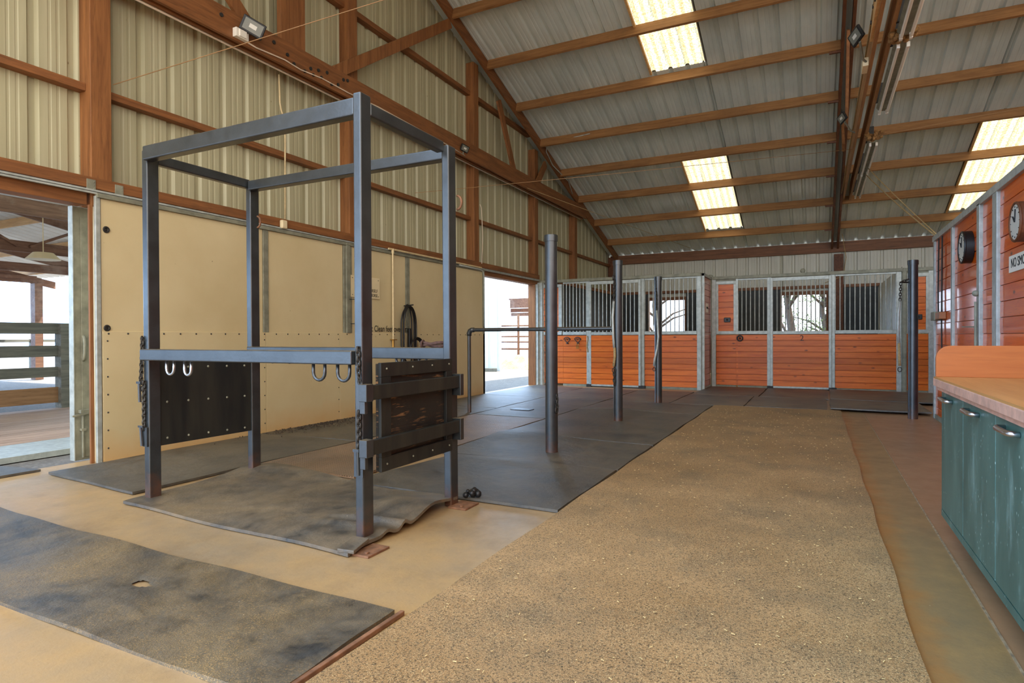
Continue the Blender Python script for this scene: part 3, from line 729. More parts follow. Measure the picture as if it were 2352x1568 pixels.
fr = MB().box(-4.02, 2.50, .955, -2.206, 2.575, 1.03).build('chest_rail', M['steel'], ST, bevel=.007, seg=3)
br = MB().box(-4.02, 3.35, .955, -2.165, 3.43, 1.033).build('chest_rail', M['steel'], ST, bevel=.007, seg=3)
def hook(x, y, zt, w, h, par, m):
    pts = [(x - w / 2, y, zt)] + [(x - w / 2 * math.cos(a), y, zt - h + w / 2 - w / 2 * math.sin(a)) for a in [PI * k / 8 for k in range(9)]] + [(x + w / 2, y, zt)]
    MB().tube(pts, .009, 8).build('tie_hook', m, par, smooth='all')
hook(-3.76, 2.54, .96, .075, .095, fr, M['chrome']); hook(-3.585, 2.54, .96, .065, .095, fr, M['chrome'])
hook(-2.471, 2.54, .96, .085, .095, fr, M['steel']); hook(-2.294, 2.54, .96, .085, .095, fr, M['steel'])
hook(-3.78, 3.39, .96, .06, .05, br, M['steel']); hook(-3.60, 3.39, .96, .06, .05, br, M['steel'])
hook(-2.56, 3.39, .96, .06, .04, br, M['steel']); hook(-2.37, 3.39, .96, .06, .04, br, M['steel'])
lp = MB().box(-4.060, 2.65, .362, -4.035, 3.40, .945).build('side_panel', M['plyblack'], ST, bevel=.002)
dots('bolt_head', [(-4.033, 2.70 + .16 * k, z - .004 * k) for z in (.90, .66, .41) for k in range(5)], .0085, M['galvdull'], lp)
rp = MB().box(-2.135, 2.613, .372, -2.12, 3.330, .958).build('side_panel', M['worn'], ST)
f = MB()
f.box(-2.12, 2.613, .885, -2.098, 3.330, .963).box(-2.12, 2.613, .37, -2.098, 3.330, .45).box(-2.12, 2.613, .45, -2.098, 2.70, .885).box(-2.12, 3.26, .45, -2.098, 3.330, .885)
f.build('panel_frame', M['plyblack'], rp, bevel=.003)
dots('bolt_head', [(-2.097, y, z) for y in (2.66, 2.9, 3.1, 3.29) for z in (.93, .41)], .006, M['galvdull'], rp)
for z in (.775, .488):
    b = MB().box(-2.085, 2.44, z, -2.055, 3.375, z + .078).build('cross_bar', M['plyblack'], ST, bevel=.004)
    MB().box(-2.10, 2.434, z - .005, -2.049, 2.49, z + .085).box(-2.11, 2.452, z - .07, -2.075, 2.475, z).build('end_bracket', M['steel'], b, bevel=.003)
    MB().box(-2.15, 3.345, z - .05, -2.045, 3.385, z + .088).build('end_bracket', M['steel'], b, bevel=.003)
def chain(name, path, step, r, mat, parent=None):
    """links along a polyline"""
    path = [Vector(p) for p in path]; mb = MB(); pos = []; acc = 0; nxt = 0
    for a, b in zip(path, path[1:]):
        L = (b - a).length
        while nxt <= acc + L:
            pos.append((a + (b - a) * ((nxt - acc) / L), (b - a).normalized())); nxt += step
        acc += L
    for i, (p, d) in enumerate(pos):
        u = d.cross(Vector((0, 1, 0)) if i % 2 else Vector((1, 0, 0)))
        if u.length < .1: u = d.cross(Vector((0, 0, 1)))
        u.normalize(); l = step * .72; w = r * 2.1
        pts = []
        for k in range(10):
            a = 2 * PI * k / 10; ca = math.cos(a)
            pts.append(p + d * (l * math.sin(a)) + u * (w * ca))
        mb.tube(pts, r, 5, True)
    return mb.build(name, mat, parent, smooth='all')
chain('chain', [(-2.176, 2.515, 1.035), (-2.17, 2.512, .93), (-2.15, 2.50, .86), (-2.095, 2.455, .86)], .024, .0045, M['chain'], ST)
chain('chain', [(-2.170, 2.515, 1.035), (-2.163, 2.508, .90), (-2.12, 2.47, .845)], .024, .0045, M['chain'], ST)
chain('chain', [(-2.172, 2.514, .70), (-2.172, 2.512, .50)], .022, .0045, M['chain'], ST)
chain('chain', [(-2.163, 2.513, .70), (-2.166, 2.512, .50)], .022, .0045, M['chain'], ST)
MB().cyl((-2.170, 2.508, .50), (-2.168, 2.508, .37), .009, 8).box(-2.195, 2.495, .495, -2.155, 2.52, .51).box(-2.20, 2.51, .36, -2.14, 2.527, .505).build('drop_pin', M['rust2'] if 'rust2' in M else M['steel'], ST)
chain('chain', [(-4.078, 2.555, 1.10), (-4.09, 2.552, .85), (-4.095, 2.55, .80)], .022, .0042, M['chain'], ST)
chain('chain', [(-4.072, 2.556, 1.09), (-4.085, 2.552, .75)], .022, .0042, M['chain'], ST)
chain('chain', [(-4.068, 2.556, .80), (-4.066, 2.553, .50)], .022, .0042, M['chain'], ST)
chain('chain', [(-4.058, 2.556, .80), (-4.060, 2.553, .48)], .022, .0042, M['chain'], ST)
MB().cyl((-4.097, 2.545, .80), (-4.09, 2.545, .67), .010, 8).box(-4.115, 2.535, .795, -4.07, 2.56, .81).build('drop_pin', M['steel'], ST)
MB().cyl((-4.085, 2.545, .505), (-4.07, 2.545, .375), .010, 8).box(-4.10, 2.535, .50, -4.05, 2.56, .513).box(-4.075, 2.552, .37, -4.03, 2.566, .5).build('drop_pin', M['steel'], ST)
hr = [(-4.0, 3.44, 2.0 + .0), ]
# curled tie rings on the two rear posts
for (x, y, z) in ((-4.005, 3.45, 2.03), (-2.10, 3.40, 1.98)):
    MB().tube([(x + .035 * math.sin(a), y + .0, z + .045 * math.cos(a)) for a in [PI * k / 8 for k in range(9)]], .008, 6).build('tie_ring', M['rust'], ST, smooth='all')
# bundle of rope lying on the back chest rail
mb = MB()
for k in range(4):
    mb.tube([(-2.36 + .035 * i, 3.375 + .016 * (k % 2) + .004 * math.sin(i + k), 1.045 + .016 * (k // 2) + .006 * math.sin(i * 1.3 + k)) for i in range(6)], .011, 6)
mb.tube([(-2.36, 3.38 + .022 * math.cos(a), 1.055 + .022 * math.sin(a)) for a in [2 * PI * k / 10 for k in range(10)]], .009, 5, True)
M['oldrope'] = m_plain('grimy brown rope', (84, 58, 48), .85, 0, .25, 50, .4)
tag(mb.build('rope_bundle', M['oldrope'], smooth='all'), 'bundle of worn brown rope lying on the stocks rail', 'rope')
# mud clod at the foot of the rear post
mb = MB()
for k in range(14): mb.sphere((-2.07 + R.uniform(-.035, .045), 3.53 + R.uniform(-.04, .04), .035 + R.uniform(0, .035)), R.uniform(.012, .026), 7, 5)
tag(mb.build('old_boot_brush', M['black'], smooth='all'), 'dark bristly brush lump on the mat behind the stocks post', 'brush')

# ------------------------------------------------------------------ rubber mats and aisle runner
def sm(x): x = max(0, min(1, x)); return x * x * (3 - 2 * x)
def matsheet(name, q, mat, label, h=.018, nu=30, nv=20, hf=None, jit=.004, hole=None, group=None):
    (a, b, c_, d) = [Vector((p[0], p[1], 0)) for p in q]
    sd = R.random() * 50
    def P(u, v):
        p = (a * (1 - u) + b * u) * (1 - v) + (d * (1 - u) + c_ * u) * v
        p = p + Vector((jit * math.sin(v * 9 + sd) , jit * math.sin(u * 9 + sd * 2), 0))
        z = h + .002 * math.sin(p.x * 5 + sd) * math.sin(p.y * 4 + sd)
        if hf: z += hf(p.x, p.y)
        return (p.x, p.y, z)
    mb = MB().grid(P, nu, nv, min(h, .018))
    if hole:
        top = (nu + 1) * (nv + 1)
        keep = []
        for f in mb.f:
            cx = sum(mb.v[i].x for i in f) / len(f); cy = sum(mb.v[i].y for i in f) / len(f)
            if ((cx - hole[0]) / hole[2]) ** 2 + ((cy - hole[1]) / hole[3]) ** 2 > 1 + .35 * math.sin(cx * 60): keep.append(f)
        mb.f = keep
    o = mb.build(name, mat, smooth=True)
    return tag(o, label, 'mat', group)
def curl(x, y): return -.012 * math.exp(-((x - hx[0]) / .1) ** 2 - ((y - hx[1]) / .05) ** 2) +  .045 * sm((-4.35 - x) / .7) * sm((y - 1.75) / .22) + .004 * math.sin(x * 7)
hx = (-2.68, 1.667)
matsheet('rubber_mat', [(-5.4, 1.30), (-1.47, 1.29), (-1.50, 1.935), (-5.4, 2.0)], M['rubnear'], 'nearest long rubber mat, pitted and torn with a hole', nu=300, nv=60, hf=curl, hole=(hx[0], hx[1], .062, .026))
tag(MB().box(-1.475, 1.30, .002, -1.455, 1.95, .02).build('edge_strip', M['rust'], bevel=.003), 'thin brown strip along the end of the nearest rubber mat', 'strip')
def stockmat(x, y):
    e = sm((x + 2.75) / .45)
    z = .012 * math.sin(x * 3.1 + 1) * math.sin(y * 4) + .012
    z += e * (.012 + .045 * math.exp(-((y - 3.10) / .2) ** 2) + .032 * math.exp(-((y - 2.80 - .12 * (x + 2.1)) / .035) ** 2) + .022 * math.exp(-((y - 2.66) / .04) ** 2))
    z += .035 * math.exp(-((x + 3.95) / .3) ** 2 - ((y - 3.5) / .16) ** 2) + .03 * math.exp(-((x + 3.3) / .5) ** 2 - ((y - 3.55) / .12) ** 2)
    if y < 2.52: z *= sm((y - 2.30) / .22) * .8 + .2
    return max(z, .0)
matsheet('rubber_mat', [(-4.10, 2.43), (-2.085, 2.335), (-2.105, 3.40), (-4.20, 3.62)], M['rubdust'], 'dusty buckled rubber mat inside the stocks frame', nu=110, nv=64, hf=stockmat, jit=.012)
tag(MB().add([(-2.155, 2.33, .022), (-2.06, 2.345, .020), (-2.09, 2.50, .034), (-2.19, 2.49, .036), (-2.155, 2.33, .040), (-2.06, 2.345, .038), (-2.09, 2.50, .052), (-2.19, 2.49, .054)],
    [(0, 3, 2, 1), (4, 5, 6, 7), (0, 1, 5, 4), (1, 2, 6, 5), (2, 3, 7, 6), (3, 0, 4, 7)]).build('mat_offcut', M['rubdust'], bevel=.003), 'small mat offcut at the foot of the nearest stocks post', 'mat')
lst = [
 ('rub', [(-5.56, 2.71), (-4.29, 2.61), (-4.30, 4.93), (-5.62, 4.86)], 'dark rubber mat along the cream wall behind the stocks', None),
 ('rub', [(-5.62, 4.88), (-4.31, 4.95), (-4.33, 8.12), (-5.62, 8.18)], 'rubber mat by the cream wall strewn with dark debris', None),
 ('rub', [(-5.64, 8.20), (-4.34, 8.14), (-4.36, 9.93), (-5.64, 10.0)], 'rubber mat at the wall just before the far doorway', None),
 ('rubfar', [(-5.66, 10.02), (-4.37, 9.95), (-4.40, 12.12), (-5.62, 12.55)], 'rubber mat in front of the far doorway, shining', None),
 ('rubstud', [(-4.27, 3.66), (-3.2, 3.66), (-3.2, 7.35), (-4.29, 7.35)], 'studded rubber mat between the stocks and pipe rail', None),
 ('rub', [(-4.30, 7.38), (-3.19, 7.38), (-3.19, 9.92), (-4.34, 9.92)], 'rubber mat with the floor drain under the pipe rail', None),
 ('rubfar', [(-4.35, 9.94), (-3.19, 9.94), (-3.2, 12.05), (-4.39, 12.1)], 'rubber mat before the heart hooks of the first stall', None),
 ('rub', [(-3.16, 3.52), (-1.44, 3.50), (-1.44, 4.76), (-2.97, 4.80)], 'first aisle-side rubber mat beyond the stocks', lambda x, y: .012 * math.exp(-((y - 4.7) / .12) ** 2) * math.exp(-((x + 2.2) / .4) ** 2)),
 ('rub', [(-3.17, 4.82), (-1.44, 4.78), (-1.445, 5.98), (-3.17, 6.01)], 'aisle-side rubber mat around the nearest steel post', lambda x, y: .045 * math.exp(-((y - 6.0) / .35) ** 2) * math.exp(-((x + 2.75) / .5) ** 2)),
 ('rub', [(-3.17, 6.03), (-1.445, 6.0), (-1.44, 8.62), (-3.17, 8.56)], 'aisle-side rubber mat around the second steel post', lambda x, y: .03 * math.exp(-((y - 6.1) / .3) ** 2) * math.exp(-((x + 2.6) / .6) ** 2) + .03 * math.exp(-((y - 8.6) / .3) ** 2) * math.exp(-((x + 2.6) / .5) ** 2)),
 ('rub', [(-3.17, 8.59), (-1.44, 8.65), (-1.445, 9.86), (-3.17, 9.9)], 'aisle-side rubber mat short of the third steel post', lambda x, y: .03 * math.exp(-((y - 8.65) / .3) ** 2) * math.exp(-((x + 2.6) / .5) ** 2)),
 ('rubfar', [(-3.17, 9.93), (-2.13, 9.9), (-2.11, 12.1), (-3.18, 12.1)], 'rubber mat behind the third steel post', None),
 ('rubfar', [(-2.11, 9.9), (-1.0, 9.95), (-1.0, 11.62), (-2.1, 11.65)], 'rubber mat past the aisle end, return wall side', None),
 ('rubfar', [(-.98, 9.98), (.15, 9.95), (.16, 11.6), (-.98, 11.62)], 'rubber mat past the aisle end, in front of stall door 2', None),
 ('rubfar', [(-2.09, 11.67), (-.92, 11.65), (-.90, 13.6), (-2.02, 13.6)], 'rubber mat at the foot of the return wall', None),
 ('rubfar', [(-.90, 11.65), (.19, 11.63), (.2, 13.6), (-.88, 13.6)], 'rubber mat at the foot of stall door 2', None),
 ('rubfar', [(.19, 9.98), (1.41, 9.93), (1.42, 11.3), (.2, 11.35)], 'thick end mat beside the lone steel post', None),
 ('rubfar', [(.22, 11.42), (1.9, 11.35), (1.9, 13.3), (.24, 13.5)], 'rubber mat before the feed door by the tack room', None),
]
for k, (m, q, lab, hf) in enumerate(lst):
    matsheet('rubber_mat', q, M[m], lab, nu=44 if hf else 16, nv=44 if hf else 12, hf=hf, h=.024 if k < 16 else .05, group='rubber mats')
tag(MB().grid(lambda u, v: (-1.425 + 1.742 * u + .006 * math.sin(v * 60), -2 + 11.94 * v, .022 + .003 * math.sin(v * 40) * math.sin(u * 9)), 24, 120, .02).build('aisle_runner', M['runner'], smooth=True), 'broad speckled tan aisle runner down the barn', 'floor covering')
M['joint'] = m_plain('pale floor joint', (160, 138, 106), .7, 0, .3, 30)
struct(MB().box(.598, -2, .0, .606, 9.9, .004).build('trim_50', M['joint']))
# floor drain grate
mb = MB().box(-4.05, 8.02, .027, -3.74, 8.2, .033)
tag(mb.build('floor_drain', M['black']), 'dark square floor drain in the mat under the pipe rail', 'drain')
# debris by the cream wall
mb = MB()
for k in range(420):
    y = R.gauss(5.7, .45); x = -5.58 + abs(R.gauss(0, .16)); s = R.uniform(.006, .016)
    mb.bar((x, y, .03), (x + R.uniform(-s, s) * 2, y + R.uniform(-s, s) * 2, .034), s * .6, s * .4)
tag(mb.build('floor_debris', M['bark']), 'scattered dark debris on the mat along the cream wall', 'debris', kind='stuff')
mb = MB()
for k in range(700):
    x = R.uniform(-1.35, .28); y = R.uniform(1.1, 9.5); a = R.uniform(0, PI); s = R.uniform(.005, .014)
    mb.bar((x, y, .028), (x + s * math.cos(a), y + s * math.sin(a), .029), .003, .002)
tag(mb.build('straw_bits', M['straw']), 'tiny pale straw bits scattered over the aisle floor', 'straw', kind='stuff')

# ------------------------------------------------------------------ steel posts, pipe rail, cross ties
def tiepost(x, y, h, label, extra=True):
    t = thing('tie_post', (x, y, 0), label, 'post')
    MB().cyl((x, y, 0), (x, y, h - .06), .058, 28).build('pipe', M['steel'], t, smooth=True)
    MB().cyl((x, y, h - .06), (x, y, h - .004), .064, 28).cyl((x, y, h - .004), (x, y, h), .060, 28).build('cap', M['steel'], t, smooth=True)
    return t
P1 = tiepost(-2.215, 5.25, 2.05, 'nearest round steel tie post with pipe cap')
P2 = tiepost(-2.272, 7.58, 2.075, 'second round steel tie post, where the pipe rail ends')
P3 = tiepost(-2.294, 9.90, 2.07, 'third round steel tie post, before the barred window')
P4 = tiepost(1.145, 9.53, 2.09, 'lone round steel tie post near the tack room wall')
def ring(x, y, z, par):
    MB().tube([(x + .0, y - .02 + .03 * math.cos(a), z + .03 * math.sin(a)) for a in [2 * PI * k / 12 for k in range(12)]], .006, 6, True).build('eye_ring', M['chain'], par, smooth='all')
ring(-2.155, 5.25, .42, P1)
chain('chain', [(-2.152, 5.23, .55), (-2.150, 5.23, .46)], .03, .006, M['chain'], P1)
# cross tie of post two
def crosstie(px, py, pts_chain, pts_hose, pts_rope, label, hosem):
    t = thing('cross_tie', pts_chain[0], label, 'cross tie')
    chain('chain', pts_chain, .034, .006, M['chain'], t)
    if pts_hose: MB().tube(pts_hose, .016, 8).build('hose_sleeve', hosem, t, smooth='all')
    if pts_rope: MB().tube(pts_rope, .017, 7).build('rope_end', M['rope'], t, smooth='all')
    MB().tube([(pts_chain[-1][0] if not pts_rope else pts_rope[-1][0], py - .07, (pts_rope or pts_hose)[-1][2] - .04 + .025 * math.sin(a)) if False else ((pts_rope or pts_hose)[-1][0] + .022 * math.cos(a), py - .072, (pts_rope or pts_hose)[-1][2] - .05 + .03 * math.sin(a)) for a in [2 * PI * k / 10 for k in range(10)]], .006, 5, True).build('snap', M['chain'], t, smooth='all')
    return t
crosstie(-2.272, 7.58, [(-2.295, 7.51, 1.80), (-2.305, 7.508, 1.55)], [(-2.305, 7.505, 1.55), (-2.318, 7.505, 1.35), (-2.31, 7.503, 1.1), (-2.298, 7.503, .95)], [(-2.295, 7.502, .96), (-2.29, 7.50, .85), (-2.305, 7.50, .72)], 'cross tie with chain and rope on the second steel post', M['galv'])
crosstie(-2.294, 9.90, [(-2.30, 9.825, 1.80), (-2.295, 9.823, 1.52)], [(-2.30, 9.82, 1.52), (-2.285, 9.815, 1.35), (-2.27, 9.812, 1.1), (-2.29, 9.81, .9), (-2.33, 9.81, .73), (-2.345, 9.81, .62)], None, 'cross tie in a pale hose sleeve on the third steel post', M['galv'])
crosstie(1.145, 9.53, [(1.07, 9.47, 1.83), (1.0, 9.45, 1.80), (.99, 9.45, 1.55)], [(.99, 9.45, 1.55), (.975, 9.45, 1.4), (.97, 9.45, 1.2), (.98, 9.45, 1.0)], [(.98, 9.45, 1.0), (.985, 9.45, .8), (.99, 9.45, .7)], 'cross tie with chain hung on the lone steel post', M['galv'])
chain('chain', [(-2.30, 7.5, .66), (-2.30, 7.5, .50)], .04, .006, M['chain'], P2)
ring(-2.305, 7.52, 1.85, P2); ring(-2.31, 9.84, 1.85, P3)
MB().cyl((1.145, 9.53, 1.80), (.99, 9.46, 1.80), .010, 8).build('hook_arm', M['chain'], P4)
pr = thing('pipe_rail', (-4.45, 7.52, 0), 'dark steel pipe rail from floor to the second steel post', 'rail')
pts = [(-4.45, 7.52, 0), (-4.45, 7.52, 1.10)]
MB().cyl((-4.45, 7.52, 0), (-4.45, 7.52, 1.13), .026, 16).build('upright', M['steel'], pr, smooth=True)
MB().tube([(-4.45, 7.52, 1.12), (-4.45, 7.52, 1.155), (-4.435, 7.52, 1.19), (-4.405, 7.521, 1.205), (-4.37, 7.522, 1.205)], .036, 14).build('elbow', M['steel'], pr, smooth='all')
MB().cyl((-4.37, 7.522, 1.205), (-2.32, 7.575, 1.205), .026, 16).cyl((-2.36, 7.575, 1.205), (-2.33, 7.575, 1.205), .034, 14).build('rail', M['steel'], pr, smooth=True)

# ------------------------------------------------------------------ cabinet on castors
CB = thing('rolling_cabinet', (.9, 2.7, 0), 'green cabinet on castors with tan worktop and chrome pulls', 'cabinet')
XC = .63; Y0, Y1 = 1.15, 4.03
MB().box(XC - .014, Y0, .115, XC + .022, Y1, .150).build('toe_rail', M['green'], CB)
bo = MB().box(XC + .022, Y0, .115, 1.28, Y1, .80).build('body', M['green'], CB, bevel=.003)
for k, (a, b) in enumerate(((3.49, 4.025), (2.915, 3.484), (2.34, 2.909), (1.76, 2.334), (1.16, 1.754))):
    d = MB().box(XC - .014, a, .154, XC + .016, b, .80).build('door', M['green'], CB, bevel=.002)
    yc = (a + b) / 2 + .06
    MB().tube([(XC - .014, yc - .09, .762), (XC - .042, yc - .085, .764), (XC - .047, yc - .06, .764), (XC - .047, yc + .06, .764), (XC - .042, yc + .085, .764), (XC - .014, yc + .09, .762)], .0105, 8).build('pull_handle', M['chrome'], d, smooth='all')
ct = MB().box(.585, Y0 - .03, .862, 1.33, 4.06, .872).build('worktop', M['top'], CB)
MB().box(.582, Y0 - .03, .822, 1.33, 4.06, .862).build('worktop_edge', M['edge'], ct, bevel=.003)
MB().box(.60, Y0, .80, 1.3, 4.04, .822).build('worktop_batten', M['edge'], ct)
pts = [(.592, .872)] + [(.66 - .068 * math.cos(a), .975 + .068 * math.sin(a)) for a in [PI / 2 * k / 8 for k in range(9)]] + [(1.33, 1.043), (1.33, .872)]
MB().prism(pts, 'y', 4.035, 4.06).build('end_splash', M['splash'], CB, bevel=.002)
for (x, y) in ((.70, 3.72), (.70, 1.4), (1.2, 3.72), (1.2, 1.4)):
    cs = MB().cyl((x - .018, y, .05), (x + .018, y, .05), .05, 18).build('castor', M['rubberblack'], CB, bevel=.006)
    MB().box(x - .026, y - .03, .05, x - .02, y + .03, .115).box(x + .02, y - .03, .05, x + .026, y + .03, .115).box(x - .04, y - .04, .10, x + .04, y + .04, .115).build('castor_fork', M['darkgap'], cs)

# ------------------------------------------------------------------ things on the planked wall
LX = Matrix(((0, 0, -1, 0), (-1, 0, 0, 0), (0, 1, 0, 0), (0, 0, 0, 1)))     # faces -x, reads along -y
def clock(y, z, r, d, rim, label):
    t = thing('wall_clock', (XR, y, z - r), label, 'clock')
    n = 40; mb = MB()
    mb.tube([(XR - d + .008, y + (r - .010) * math.cos(a), z + (r - .012) * math.sin(a)) for a in [2 * PI * k / n for k in range(n)]], .011, 8, True)
    mb.cyl((XR - .002, y, z), (XR - d + .012, y, z), r - .004, n)
    mb.build('rim', rim, t, smooth=True)
    fc = MB().cyl((XR - d + .012, y, z), (XR - d + .006, y, z), r - .012, n).build('face', M['clockface'], t)
    for k in range(12):
        a = 2 * PI * k / 12; ro = r * .78
        MB().bar((XR - d + .004, y + ro * math.cos(a), z + ro * math.sin(a)), (XR - d + .004, y + r * .70 * math.cos(a), z + r * .70 * math.sin(a)), .003, .006, (1, 0, 0)).build('hour_mark', M['ink'], fc)
    MB().bar((XR - d + .003, y, z), (XR - d + .003, y + .3 * r, z + .32 * r), .003, .012, (1, 0, 0)).build('hour_hand', M['ink'], fc)
    MB().bar((XR - d + .002, y, z), (XR - d + .002, y - .1 * r, z + .62 * r), .003, .008, (1, 0, 0)).build('minute_hand', M['ink'], fc)
    return t
clock(7.66, 2.0, .168, .085, M['black'], 'black-rimmed round wall clock on the planks')
ck = clock(5.83, 1.955, .155, .075, M['darkwood'], 'brown-rimmed wall clock with a sheen above the no smoking sign')
MB().sphere((XR - .07, 5.83, 1.955), .125, 28, 14, (.16, 1, 1)).build('domed_glass', M['glass'] if 'glass' in M else M['lens'], ck, smooth='all') if False else None
sg = thing('wall_sign', (XR, 5.6, 1.58), 'white no smoking sign with black capitals on the planked wall', 'sign')
MB().box(XR - .012, 4.95, 1.603, XR - .002, 6.25, 1.738).build('board', M['signwhite'], sg, bevel=.002)
lettering('lettering', 'NO SMOKING', .105, Matrix.Translation((XR - .013, 6.19, 1.672)) @ LX, M['ink'], sg, sx=.92)

# ------------------------------------------------------------------ things on the cream wall
pp = thing('water_pipe', (-5.62, 7.3, .9), 'thin upright cream water pipe with brass tap on the cream wall', 'pipe')
MB().cyl((-5.63, 7.30, 1.02), (-5.63, 7.30, 2.40), .014, 10).cyl((-5.63, 7.30, 2.35), (-5.63, 7.30, 2.42), .022, 10).cyl((-5.63, 7.2, 2.41), (-5.63, 9.98, 2.405), .014, 8).build('pipe', M['pvc'], pp, smooth=True)
MB().box(-5.65, 7.25, 1.06, -5.58, 7.33, 1.075).cyl((-5.63, 7.30, .90), (-5.63, 7.30, 1.06), .017, 8).cyl((-5.63, 7.30, .95), (-5.54, 7.36, .95), .012, 8).build('tap', M['brass'], pp)
tag(MB().tube([(-5.64, 9.2, 2.375), (-5.64, 9.95, 2.372), (-5.64, 10.05, 2.35), (-5.64, 10.09, 2.28), (-5.64, 10.09, 1.3)], .014, 8).build('conduit', M['galv'], smooth='all'), 'bent grey conduit around the corner of the far doorway', 'pipe')
hs = thing('coiled_hose', (-5.6, 7.6, .6), 'black water hose coiled over a hook on the cream wall', 'hose')
for k, (w, zb) in enumerate(((.105, .66), (.135, .62), (.158, .70), (.178, .58))):
    d = -5.60 + .02 * (k % 3); y0 = 7.615 + .006 * k; zt = 1.60 - .012 * k; zm = 1.28
    pts = [(d, y0 + w * math.cos(a), zm + (zt - zm) * math.sin(a)) for a in [PI * j / 18 for j in range(19)]]
    pts += [(d, y0 - w, zm - .15), (d, y0 - w, zb + .2)] + [(d, y0 - w * math.cos(a), zb + .15 - .15 * math.sin(a)) for a in [PI * j / 12 for j in range(13)]] + [(d, y0 + w, zb + .2), (d, y0 + w, zm - .15)]
    MB().tube(pts, .012, 8, True).build('hose_loop', M['rubberblack'], hs, smooth='all')
for k in range(3):
    w = .15 + .014 * k
    MB().tube([(-5.53 + .012 * k, 7.74 + w * math.cos(a), .92 + w * math.sin(a)) for a in [2 * PI * j / 28 for j in range(28)]], .010, 7, True).build('hose_loop', M['rubberblack'], hs, smooth='all')
MB().box(-5.6, 7.60, .93, -5.55, 7.645, 1.24).build('spray_nozzle', M['black'], hs, bevel=.01)
MB().cyl((-5.67, 7.62, 1.585), (-5.52, 7.66, 1.60), .010, 8).build('hook', M['black'], hs)
ws = thing('cream_notice', (-5.65, 6.65, 1.66), 'cream notice board with black capitals behind the stocks post', 'sign')
MB().box(-5.675, 6.42, 1.655, -5.66, 7.03, 1.955).build('board', M['signcream'], ws, bevel=.002)
for k, (s, z) in enumerate((('YOURSELF', 1.765), ('YOUR HORSE', 1.70))):
    lettering('lettering', s, .062, Matrix.Translation((-5.659, 6.98, z)) @ RX, M['ink'], ws, align='RIGHT', sx=.8)
for y in (6.45, 6.995):
    for z in (1.69, 1.92): MB().sphere((-5.66, y, z), .007, 6, 4).build('screw', M['darkgap'], ws)
tag(lettering('wall_writing', "Dont Clean feet over drain", .125, Matrix.Translation((-5.665, 6.66, 1.225)) @ RX, M['ink'], ext=.0006, sx=.82), 'black handwritten words along the cream panel ledge', 'writing')
for y, z in ((6.38, 1.62), (6.40, 1.29)):
    tag(MB().tube([(-5.66, y, z), (-5.60, y + .02, z), (-5.58, y + .05, z + .0), (-5.575, y + .07, z + .03)], .006, 6).build('wall_hook', M['black'], smooth='all'), ('upper' if z > 1.5 else 'lower') + ' thin black hook beside the notice', 'hook')
tag(MB().tube([(-5.80, 5.33, 4.28), (-5.80, 5.34, 3.95), (-5.80, 5.36, 3.86), (-5.79, 5.41, 3.75), (-5.79, 5.40, 2.55)], .011, 6).build('conduit', M['pvc'], smooth='all'), 'thin cable down the siding behind the stocks to the small box', 'cable')
tag(MB().box(-5.69, 5.22, 2.40, -5.64, 5.30, 2.50).build('switch_box', M['signcream'], bevel=.012), 'small grey switch box on the header beam', 'electrical box')
tag(MB().tube([(-5.70, 10.06, 3.62), (-5.69, 10.10, 3.55), (-5.69, 10.14, 3.0), (-5.69, 10.10, 2.5)], .008, 6).build('conduit', M['cable'], smooth='all'), 'thin cable curling down the post before the far doorway', 'cable')

# ------------------------------------------------------------------ lamps and wires
def flood(loc, aim, roll, label, s=1.0, plate=True):
    t = thing('flood_light', loc, label, 'light')
    o = Vector(loc); zf = Vector(aim).normalized(); xf = Vector((0, 0, 1)).cross(zf).normalized()
    xf = Matrix.Rotation(roll, 3, zf) @ xf; yf = zf.cross(xf)
    def W(a, b, c_): return o + (xf * a + yf * b + zf * c_) * s
    def bx(x0, x1, y0, y1, z0, z1):
        m = MB(); vs = [W(a, b, c_) for c_ in (z0, z1) for a, b in ((x0, y0), (x1, y0), (x1, y1), (x0, y1))]
        return m.add(vs, [(0, 3, 2, 1), (4, 5, 6, 7), (0, 1, 5, 4), (1, 2, 6, 5), (2, 3, 7, 6), (3, 0, 4, 7)])
    bx(-.11, .11, -.075, .075, -.035, .0).build('housing', M['black'], t, bevel=.008)
    bx(-.088, .088, -.055, .055, .0, .003).build('glass', M['lens'], t)
    bx(-.035, .035, -.02, .02, .004, .006).build('emitter', M['clockface'], t)
    return t, W
t, W = flood((-5.455, 4.66, 4.47), (.80, -.55, -.22), -.35, 'black floodlight on the gable truss above the stocks', 1.1)
MB().tube([W(-.03, -.075, -.02), W(-.05, -.11, -.02), (-5.52, 4.60, 4.38)], .012, 6).build('swivel_arm', M['black'], t)
MB().box(-5.578, 4.50, 4.325, -5.52, 4.66, 4.42).box(-5.52, 4.535, 4.335, -5.505, 4.625, 4.41).build('junction_box', M['signwhite'], t, bevel=.004)
t, W = flood((-5.52, 9.22, 4.42), (.9, -.35, -.35), -.2, 'small floodlight on the gable truss past the stocks', .8)
MB().tube([W(0, -.06, -.03), (-5.58, 9.25, 4.32)], .012, 6).build('swivel_arm', M['galvdull'], t)
t, W = flood((.40, 8.0, 4.52), (-.8, -.45, -.35), .25, 'floodlight on the middle truss, nearer the camera', 1.0)
MB().tube([W(0, -.08, -.02), (.50, 8.3, 4.36), (.56, 8.4, 4.34)], .014, 6).build('swivel_arm', M['galvdull'], t)
MB().box(.50, 8.35, 4.30, .56, 8.6, 4.40).build('junction_box', M['signcream'], t, bevel=.004)
t, W = flood((.36, 10.9, 4.52), (-.8, -.45, -.35), .25, 'floodlight on the middle truss, farther from the camera', .9)
